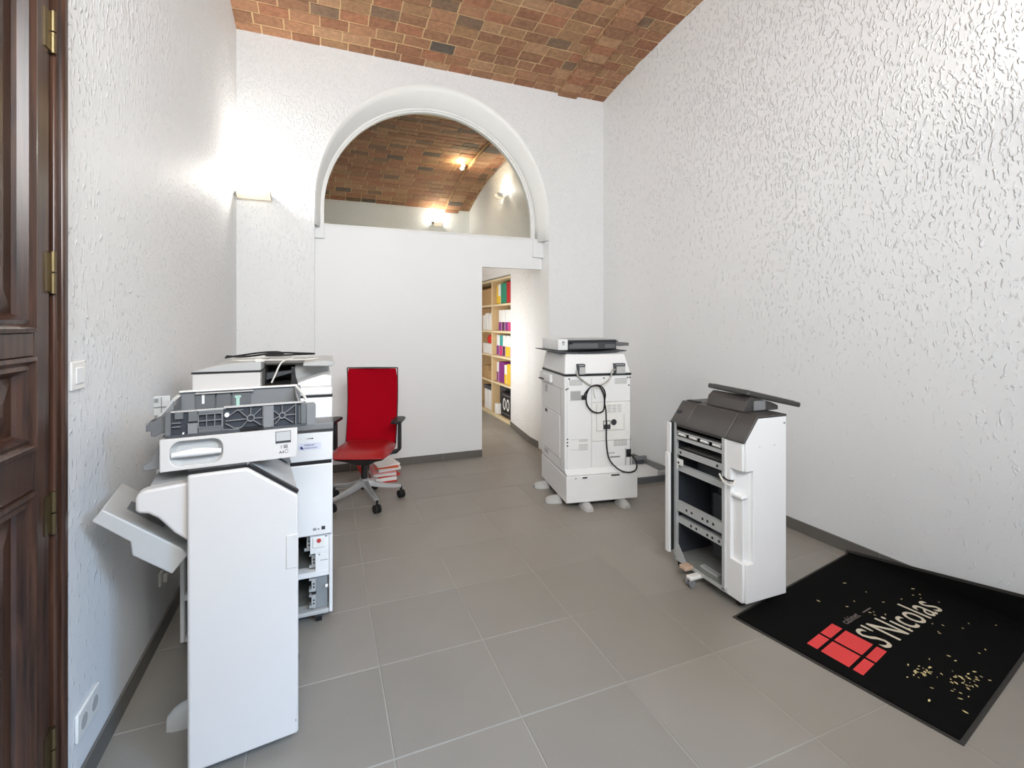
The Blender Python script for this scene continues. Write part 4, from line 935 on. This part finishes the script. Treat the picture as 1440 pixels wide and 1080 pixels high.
# charcoal top cover, front piece, main piece and rear piece
def cover(y0, y1, name):
    bm = BM(); prism(bm, [(-.006, .822), (-.004, .836), (.084, .950), (PW + .003, .950), (PW + .003, .938), (.092, .938), (.006, .826)], 'y', y0, y1); return obj(name, bm, 'charcoal_plastic', f2, bevel=.005)
cover(-.002, .112, 'top_cover_front'); cover(.114, .40, 'top_cover'); cover(.402, YD + .022, 'top_cover_rear')
part(f2, 'cover_skirt', 'charcoal_plastic', (-.002, .010, .114, YD - .01, .800, .826), bevel=.003)
part(f2, 'cover_slot', 'black_plastic', (.10, .135, .42, .50, .950, .956), bevel=.002)
# upper output tray on a bracket
tp = BM(); Mt = Matrix.Translation((.315, .235, 1.002)) @ Matrix.Rotation(math.radians(-8), 4, 'Z') @ Matrix.Rotation(math.radians(13), 4, 'Y')
bm = BM(); prism(bm, rrect(-.178, .178, -.165, .165, .03), 'z', -.004, .022, Mt); tt = obj('upper_tray', bm, 'charcoal_plastic', f2, bevel=.006)
bm = BM()
for i in range(12): box(bm, -.148 + i * .026, -.142 + i * .026, -.14, .14, .0215, .0245, Mt)
obj('tray_ribs', bm, 'dark_grey_plastic', tt)
bm = BM(); prism(bm, [(.11, .950), (.125, 1.005), (.16, 1.030), (.22, 1.012), (.30, .992), (.35, .972), (.35, .95)], 'y', .10, .36); obj('tray_bracket', bm, 'charcoal_plastic', f2, bevel=.004)
part(tt, 'bracket_plate', 'grey_plastic', (.17, .25, .093, .10, .955, 1.005), bevel=.002)
part(f2, 'side_outlet', 'white_plastic', (PW, PW + .02, .05, .45, .88, .935)); bm = BM(); prism(bm, [(PW, .86), (PW + .055, .90), (PW + .055, .915), (PW, .875)], 'y', .04, .30); obj('side_flap', bm, 'light_grey_plastic', f2, bevel=.003)
for x, y in ((.03, .46), (.24, .44), (.24, .07), (.05, .07)):
    c = part(f2, 'caster_fork', 'dark_grey_plastic', (x - .015, x + .015, y - .022, y + .022, .030, .066)); bm = BM(); cyl(bm, (x - .012, y, .024), (x + .012, y, .024), .024, 14); obj('caster_wheel', bm, 'black_rubber', c, smooth=True)
sf = part(f2, 'stabiliser', 'ivory', (-.075, .05, .275, .315, .035, .055), bevel=.006); bm = BM()
for dy in (.282, .308): cyl(bm, (-.062, dy - .006, .019), (-.062, dy + .006, .019), .019, 14)
obj('stabiliser_wheel', bm, 'grey_plastic', sf, smooth=True)
part(f2, 'wedge', 'beige_block', (-.055, .01, .34, .39, .052, .072), bevel=.004)

# ------------------------------------------------------------------ door mat
mt = thing('door_mat', 'black door mat with red window logo and cream lettering', 'door mat', (1.83, 1.73, 0), 0)
ang = math.atan2(1.942 - 1.731, 2.955 - 1.83); ex = Vector((math.cos(ang), math.sin(ang))); ey = Vector((math.sin(ang), -math.cos(ang)))
ey = Vector((.16, -.80)).normalized(); W_, H_ = 1.19, .83
def curl(x, y, h):
    """the far strip of the mat climbs the skirting of the right wall"""
    lim = XR(y) - .05
    if x <= lim: return (x, y, h)
    d = x - lim; r = .030
    if d < r * PI / 2:
        a_ = d / r; return (lim + r * math.sin(a_) - h * math.sin(a_), y, r * (1 - math.cos(a_)) + h * math.cos(a_))
    return (lim + r - h, y, r + d - r * PI / 2)
def mat_pt(u, v, h):
    p = Vector((1.83, 1.731)) + ex * u + ey * v; q_ = curl(p.x, p.y, h); return (q_[0] - 1.83, q_[1] - 1.73, q_[2])
def sheet(u0, u1, v0, v1, h0, h1, nu, nv):
    bm = BM(); G = {}
    for k, h in ((0, h0), (1, h1)):
        for i in range(nu + 1):
            for j in range(nv + 1): G[k, i, j] = bm.verts.new(mat_pt(u0 + (u1 - u0) * i / nu, v0 + (v1 - v0) * j / nv, h))
    for i in range(nu):
        for j in range(nv):
            bm.faces.new((G[0, i, j], G[0, i + 1, j], G[0, i + 1, j + 1], G[0, i, j + 1])); bm.faces.new((G[1, i, j], G[1, i, j + 1], G[1, i + 1, j + 1], G[1, i + 1, j]))
    for i in range(nu):
        for j in (0, nv): bm.faces.new((G[0, i, j], G[0, i + 1, j], G[1, i + 1, j], G[1, i, j]))
    for j in range(nv):
        for i in (0, nu): bm.faces.new((G[0, i, j], G[0, i, j + 1], G[1, i, j + 1], G[1, i, j]))
    return bm
obj('rubber_backing', sheet(0, W_, 0, H_, .0005, .003, 120, 20), 'mat_rubber', mt, smooth=True)
pile_o = obj('pile', sheet(.014, W_ - .014, .014, H_ - .014, .003, .0075, 120, 20), 'mat_pile', mt, smooth=True)
# red logo: two columns and three rows of panes, from measured floor points
Lo = Vector((2.007, 1.245)); lx = Vector((2.246 - 2.007, 1.297 - 1.245)); ly = Vector((1.978 - 2.007, 1.461 - 1.245))
def logo_pt(a_, b_): p = Lo + lx * a_ + ly * b_; return (p.x - 1.83, p.y - 1.73)
for a0, a1 in ((0, .46), (.52, 1.0)):
    for b0, b1 in ((0, .17), (.235, .735), (.80, 1.0)):
        bm = BM(); prism(bm, [logo_pt(a0, b0), logo_pt(a1, b0), logo_pt(a1, b1), logo_pt(a0, b1)], 'z', .0074, .0082); obj('logo_pane', bm, 'mat_red', mt)
tdir = math.atan2(.0886, .639)
def on_mat(x, y, z=.0079): return Matrix.Translation((x - 1.83, y - 1.73, z)) @ Matrix.Rotation(tdir, 4, 'Z')
text(mt, 'lettering', "S'Nicolas", 'mat_cream', .195, on_mat(2.262, 1.305), shear=.0, offset=.0, xs=.765, space=1.06, depth=.0004)
text(mt, 'lettering', 'cabinet', 'mat_grey', .050, on_mat(2.275, 1.482), xs=.9, depth=.0004); bm = BM(); M = on_mat(2.44, 1.512); box(bm, 0, .075, 0, .006, 0, .0006, M); obj('lettering_dash', bm, 'mat_grey', mt)
# dry petals strewn over the mat
bm = BM(); rnd = random.Random(12)
def petal(x, y, s_):
    a_ = rnd.uniform(0, PI); M = Matrix.Translation((x, y, .0086)) @ Matrix.Rotation(a_, 4, 'Z') @ Matrix.Rotation(rnd.uniform(-.2, .2), 4, 'X')
    pts = [(-s_, 0), (-.4 * s_, .35 * s_), (.4 * s_, .38 * s_), (s_, 0), (.4 * s_, -.35 * s_), (-.4 * s_, -.35 * s_)]
    prism(bm, pts, 'z', .0005, .0018, M)
c0 = Vector((2.245, 1.165)); c1 = Vector((2.335, 1.075))
for k in range(26): petal(c0.x + rnd.gauss(0, .035), c0.y + rnd.gauss(0, .02), rnd.uniform(.003, .008))
for k in range(40): petal(c1.x + rnd.gauss(0, .06), c1.y + rnd.gauss(0, .025), rnd.uniform(.0025, .008))
for k in range(28):
    u, v = rnd.uniform(.35, .98), rnd.uniform(.25, .75); p = Vector((1.83, 1.731)) + ex * u + ey * v; petal(p.x, p.y, rnd.uniform(.003, .007))
for px, py in ((2.10, 1.07), (2.16, .99), (2.62, 1.72), (2.33, 1.66), (2.90, 1.55)): petal(px, py, .009)
tag(obj('dry_petals', bm, 'petal', None), 'dry pale petals and leaf bits strewn over the door mat', 'petals', kind='stuff')

# ------------------------------------------------------------------ wall lamp
def sconce(name, label, loc, rz, power, glow_col=(1, .96, .89), size=.26, group=None):
    t = thing(name, label, 'wall lamp', loc, rz, group)      # back at local y=0, reaching to -y
    h = size / 2
    bm = BM(); rings = []
    for x in (-h, h):
        rings.append([(x, -.075 + .075 * math.cos(PI * i / 12), .0 - .055 * math.sin(PI * i / 12)) for i in range(13)])
    loft(bm, rings, close=False, cap=False)
    o = obj('glass_shade', bm, 'lamp_glass', t, smooth=True); s_ = o.modifiers.new('solid', 'SOLIDIFY'); s_.thickness = .005
    for x in (-h, h):
        bm = BM(); prism(bm, [(-.075 + .078 * math.cos(PI * i / 12), -.058 * math.sin(PI * i / 12)) for i in range(13)], 'x', x - .004, x + .004); obj('end_cap', bm, 'chrome', t)
    bm = BM(); cyl(bm, (-h * .65, -.06, .012), (h * .65, -.06, .012), .012, 12); obj('tube_bulb', bm, 'lamp_glow', t, smooth=True)
    part(t, 'back_plate', 'chrome', (-h * .5, h * .5, -.008, .0, -.03, .03)); part(t, 'bracket', 'chrome', (-h - .03, -h - .004, -.10, -.07, -.03, .02), bevel=.004)
    l = light('lamp_light', 'POINT', (0, -.065, .075), power, glow_col, parent=t, radius=.045)
    return t
sconce('wall_lamp', 'lit half-round wall lamp in the corner left of the arch', (-.535, YB, 2.515), 0, 28)
sconce('wall_lamp', 'lit half-round wall lamp high on the right wall near the entrance', (XR(.75), .75, 2.70), -90, 22)
sconce('wall_lamp', 'added half-round fill lamp on the unseen front wall', (-.25, YF, 2.6), 180, 6)  # unseen lamp, added as fill from the front
# lamps of the room behind
sconce('wall_lamp', 'small lit wall lamp on the side wall behind the arched window', (XPR + .035, 6.20, 3.20), -90, 6, size=.13)
sconce('wall_lamp', 'lit wall lamp on the far wall behind the arched window', (1.80, 7.99, 3.10), 0, 7, size=.16)
for k, (x, y, lab) in enumerate(((1.86, 6.55, 'small spotlight fixed to the vault rib behind the arched window'),)):
    t = thing('spotlight', lab, 'spotlight', (x, y, V2.z(y) - .02), 0)
    bm = BM(); cyl(bm, (0, 0, -.02), (0, 0, .02), .03, 14); obj('spot_base', bm, 'trim_white', t, smooth=True)
    bm = BM(); cyl(bm, (-.0, 0, -.05), (-.04, -.06, -.07), .022, 14); obj('spot_head', bm, 'trim_white', t, smooth=True)
    bm = BM(); cyl(bm, (-.04, -.06, -.07), (-.043, -.064, -.0715), .019, 14); obj('spot_bulb', bm, 'lamp_glow', t)
    light('spot_light', 'POINT', (-.07, -.10, -.055), 8, (1, .80, .5), parent=t, radius=.02)
# unseen lamp added behind the partition to brighten the passage
t = thing('passage_fill', 'added fill lamp hidden behind the smooth partition, brightening the passage', 'fill lamp', (.72, 5.40, 0), -62)
part(t, 'base', 'black_plastic', (-.18, .18, -.14, .14, 0, .02), bevel=.004); part(t, 'pole', 'chrome', (-.012, .012, -.03, -.006, .02, 1.35))
part(t, 'fill_housing', 'trim_white', (-.36, .36, -.006, .03, .85, 1.35), bevel=.004); part(t, 'diffuser', 'lamp_glow', (-.34, .34, .03, .035, .87, 1.33))
light('lamp_light', 'AREA', (0, .06, 1.1), 11, (.98, .99, 1), (PI / 2, 0, 0), (.66, .44), t, spread=2.0)

# switches and sockets
sw = thing('light_switch', 'square white light switch beside the dark door', 'switch', (XL, 1.785, 1.262), 0); part(sw, 'plate', 'ivory', (0, .008, -.042, .042, -.042, .042), bevel=.003); part(sw, 'rocker', 'white_plastic', (.008, .012, -.024, .024, -.024, .024), bevel=.002)
so = thing('wall_socket', 'low double white wall socket near the foot of the dark door', 'socket', (XL, 1.85, .215), 0); part(so, 'plate', 'ivory', (0, .009, -.075, .075, -.042, .042), bevel=.004)
for y in (-.036, .036):
    bm = BM(); cyl(bm, (.0085, y, 0), (.0100, y, 0), .022, 16); obj('socket_face', bm, 'light_grey_plastic', so)
so = thing('cable_outlet', 'small white cable outlet low on the wall behind the left finisher', 'outlet', (XL, 2.57, .27), 0); part(so, 'plate', 'ivory', (0, .012, -.03, .03, -.03, .03), bevel=.004); part(so, 'spout', 'ivory', (.012, .03, -.012, .012, -.02, .014), bevel=.004)

# ------------------------------------------------------------------ bookcase of the archive and its contents
BX = 2.40; bkz = (.05, .53, .925, 1.292, 1.685); TOPZ = 2.035
bs = thing('bookcase', 'pale oak bookcase filled with binders beyond the passage', 'bookcase', (BX, 6.03, 0), 0)
DB = .32; YE = 1.90; YM = .82
for y in (0, YM, YE):
    part(bs, 'upright', 'oak', (.004, DB, y, y + .028, 0, TOPZ)); part(bs, 'upright_edge', 'shelf_edge', (0, .004, y, y + .028, 0, TOPZ))
part(bs, 'back', 'oak', (DB, DB + .008, 0, YE + .028, 0, TOPZ)); part(bs, 'top', 'shelf_edge', (0, DB, 0, YE + .028, TOPZ, TOPZ + .03)); part(bs, 'plinth', 'shelf_edge', (.0, .02, 0, YE + .028, 0, .03))
for z_ in bkz:
    for (y0, y1) in ((.028, YM), (YM + .028, YE)):
        s_ = part(bs, 'shelf', 'oak', (.004, DB, y0, y1, z_ - .028, z_)); part(s_, 'shelf_lip', 'shelf_edge', (-.001, .004, y0, y1, z_ - .029, z_ + .001))
def binder(y, th_, z_, h, top, low, label, set_=.05, split=.42, name='binder', group=None, cat='binder'):
    t = thing(name, label, cat, (BX + set_, 6.03 + y, z_ + .0005), 0, group)
    part(t, 'cover', top, (0, .24, 0, th_, 0, h), bevel=.003)
    if low:
        part(t, 'spine_label', low, (-.0015, .001, .002, th_ - .002, .004, h * split)); part(t, 'side_band', low, (.004, .235, -.001, .0005, .004, h * split))
    return t
S1, S2, S3, S4, S5 = bkz[4], bkz[3], bkz[2], bkz[1], bkz[0]
binder(.695, .06, S1, .28, 'binder_yellow', None, 'narrow yellow binder on the top shelf of the bookcase')
binder(.585, .10, S1, .30, 'paper', 'binder_yellow', 'white binder with yellow foot on the top shelf')
binder(.345, .225, S1, .305, 'binder_green', None, 'broad green box file on the top shelf')
binder(.08, .25, S1, .310, 'binder_red', None, 'broad red box file on the top shelf')
for k, (y, c) in enumerate(((.54, 'binder_purple'), (.405, 'binder_plum'), (.27, 'binder_purple'), (.15, 'binder_pink'), (.030, 'binder_plum'))):
    binder(y, .115, S2, .305, 'paper', c, ('white binder with purple foot at the end of the second shelf row', 'white binder with plum foot between two purple-footed ones', 'white binder with purple foot in mid row of the second shelf', 'white binder with pink foot on the second shelf', 'white binder with plum foot beside the pink-footed binder')[k])
for k, (y, th_, a_, c, l) in enumerate(((.64, .11, 'paper', 'binder_purple', 'white binder with purple foot on the third shelf'), (.50, .11, 'binder_teal', 'binder_pink', 'teal binder with pink foot on the third shelf'), (.385, .10, 'paper', 'binder_plum', 'white binder with plum foot on the third shelf'), (.20, .165, 'paper', 'binder_yellow', 'broad white binder with yellow foot on the third shelf'), (.04, .145, 'paper', 'binder_pink', 'broad white binder with pink foot on the third shelf'))):
    binder(y, th_, S3, .30, a_, c, l, split=.48)
binder(.665, .08, S4, .29, 'paper', 'binder_purple', 'white binder with purple foot on the fourth shelf', split=.5)
binder(.44, .21, S4, .30, 'binder_purple', None, 'broad purple box file on the fourth shelf')
binder(.33, .09, S4, .27, 'paper', 'binder_yellow', 'white binder with yellow foot on the fourth shelf', split=.5)
binder(.18, .14, S4, .29, 'binder_yellow', None, 'broad yellow box file on the fourth shelf')
binder(.05, .12, S4, .20, 'paper', None, 'low white box beside the yellow box file', name='white_box', cat='box')
t = thing('shopping_bag', 'black bag printed with a white double ring, on the bottom shelf', 'bag', (BX + .03, 6.03 + .10, S5 + .0005), 0)
part(t, 'body', 'black_plastic', (.0, .24, .0, .42, 0, .36), bevel=.012)
for yy in (.13, .27):
    n = 20; bm = BM()
    for i in range(n):
        a0, a1 = 2 * PI * i / n, 2 * PI * (i + 1) / n
        prism(bm, [(yy + .055 * math.cos(a0), .19 + .085 * math.sin(a0)), (yy + .055 * math.cos(a1), .19 + .085 * math.sin(a1)), (yy + .034 * math.cos(a1), .19 + .06 * math.sin(a1)), (yy + .034 * math.cos(a0), .19 + .06 * math.sin(a0))], 'x', -.002, .001)
    obj('print_ring', bm, 'paper', t)
part(t, 'print_line', 'pale_ink', (-.0015, .001, .06, .36, .315, .322), (-.0015, .001, .06, .36, .05, .056))
o = part(None, 'dark_box', 'dark_grey_plastic', (BX + .11, BX + .29, 6.03 + .56, 6.03 + .78, S5 + .0005, S5 + .40), bevel=.01); tag(o, 'dark grey box in the corner of the bottom shelf', 'box')
o = part(None, 'paper_roll_box', 'paper', (BX + .005, BX + .10, 6.03 + .60, 6.03 + .72, S5 + .0005, S5 + .15), bevel=.01); tag(o, 'small white carton before the dark box on the bottom shelf', 'box')
# second bay
o = part(None, 'carton', 'cardboard', (BX + .02, BX + .28, 6.03 + .92, 6.03 + 1.7, S1 + .0005, S1 + .26), bevel=.004); tag(o, 'brown carton on the top shelf of the far bay', 'box')
for k in range(4):
    o = part(None, 'white_file', 'paper', (BX + .04, BX + .26, 6.03 + .90 + k * .13, 6.03 + 1.0 + k * .13, S2 + .0005, S2 + .27 - .03 * (k % 2)), bevel=.003); tag(o, ('tall white file against the middle upright, second shelf of the far bay', 'short white file next to the one against the middle upright', 'tall white file standing between two short ones, far bay', 'short white file at the far end of the second shelf row')[k], 'file', 'white files in the far bay')
bm = BM(); loft(bm, [[(BX + .15 + r_ * math.cos(2 * PI * i / 16), 6.03 + 1.10 + 1.5 * r_ * math.sin(2 * PI * i / 16), z_) for i in range(16)] for r_, z_ in ((.10, S3 + .161), (.12, S3 + .22), (.105, S3 + .28), (.04, S3 + .31))]); tag(obj('red_helmet', bm, 'red_card', None, smooth=True), 'round red cap-like item resting on white papers in the far bay', 'cap')
o = part(None, 'paper_pile', 'paper', (BX + .03, BX + .27, 6.03 + .90, 6.03 + 1.35, S3 + .0005, S3 + .16), bevel=.006); tag(o, 'pile of white papers on the third shelf of the far bay', 'papers')
for k, (y, h) in enumerate(((.90, .14), (1.12, .20), (1.34, .17))):
    o = part(None, 'carton', 'cardboard', (BX + .03, BX + .25, 6.03 + y, 6.03 + y + .20, S4 + .0005, S4 + h), bevel=.004); tag(o, ('low brown carton next to the middle upright, fourth shelf', 'tallest brown carton on the fourth shelf of the far bay', 'mid-height brown carton at the far end of the fourth shelf')[k], 'box')
for k, y in enumerate((.90, 1.03, 1.16)):
    b_ = part(None, 'white_binder', 'paper', (BX + .03, BX + .26, 6.03 + y, 6.03 + y + .11, S5 + .0005, S5 + .31), bevel=.003); tag(b_, ('white binder against the middle upright, bottom shelf of the far bay', 'middle one of three white binders under the dark flat tray', 'white binder at the far end of three, bottom shelf of the far bay')[k], 'binder', 'white binders on the bottom shelf')
o = part(None, 'dark_tray', 'dark_grey_plastic', (BX + .02, BX + .27, 6.03 + .90, 6.03 + 1.28, S5 + .3115, S5 + .37), bevel=.004); tag(o, 'dark flat tray lying on the white binders, bottom shelf', 'tray')
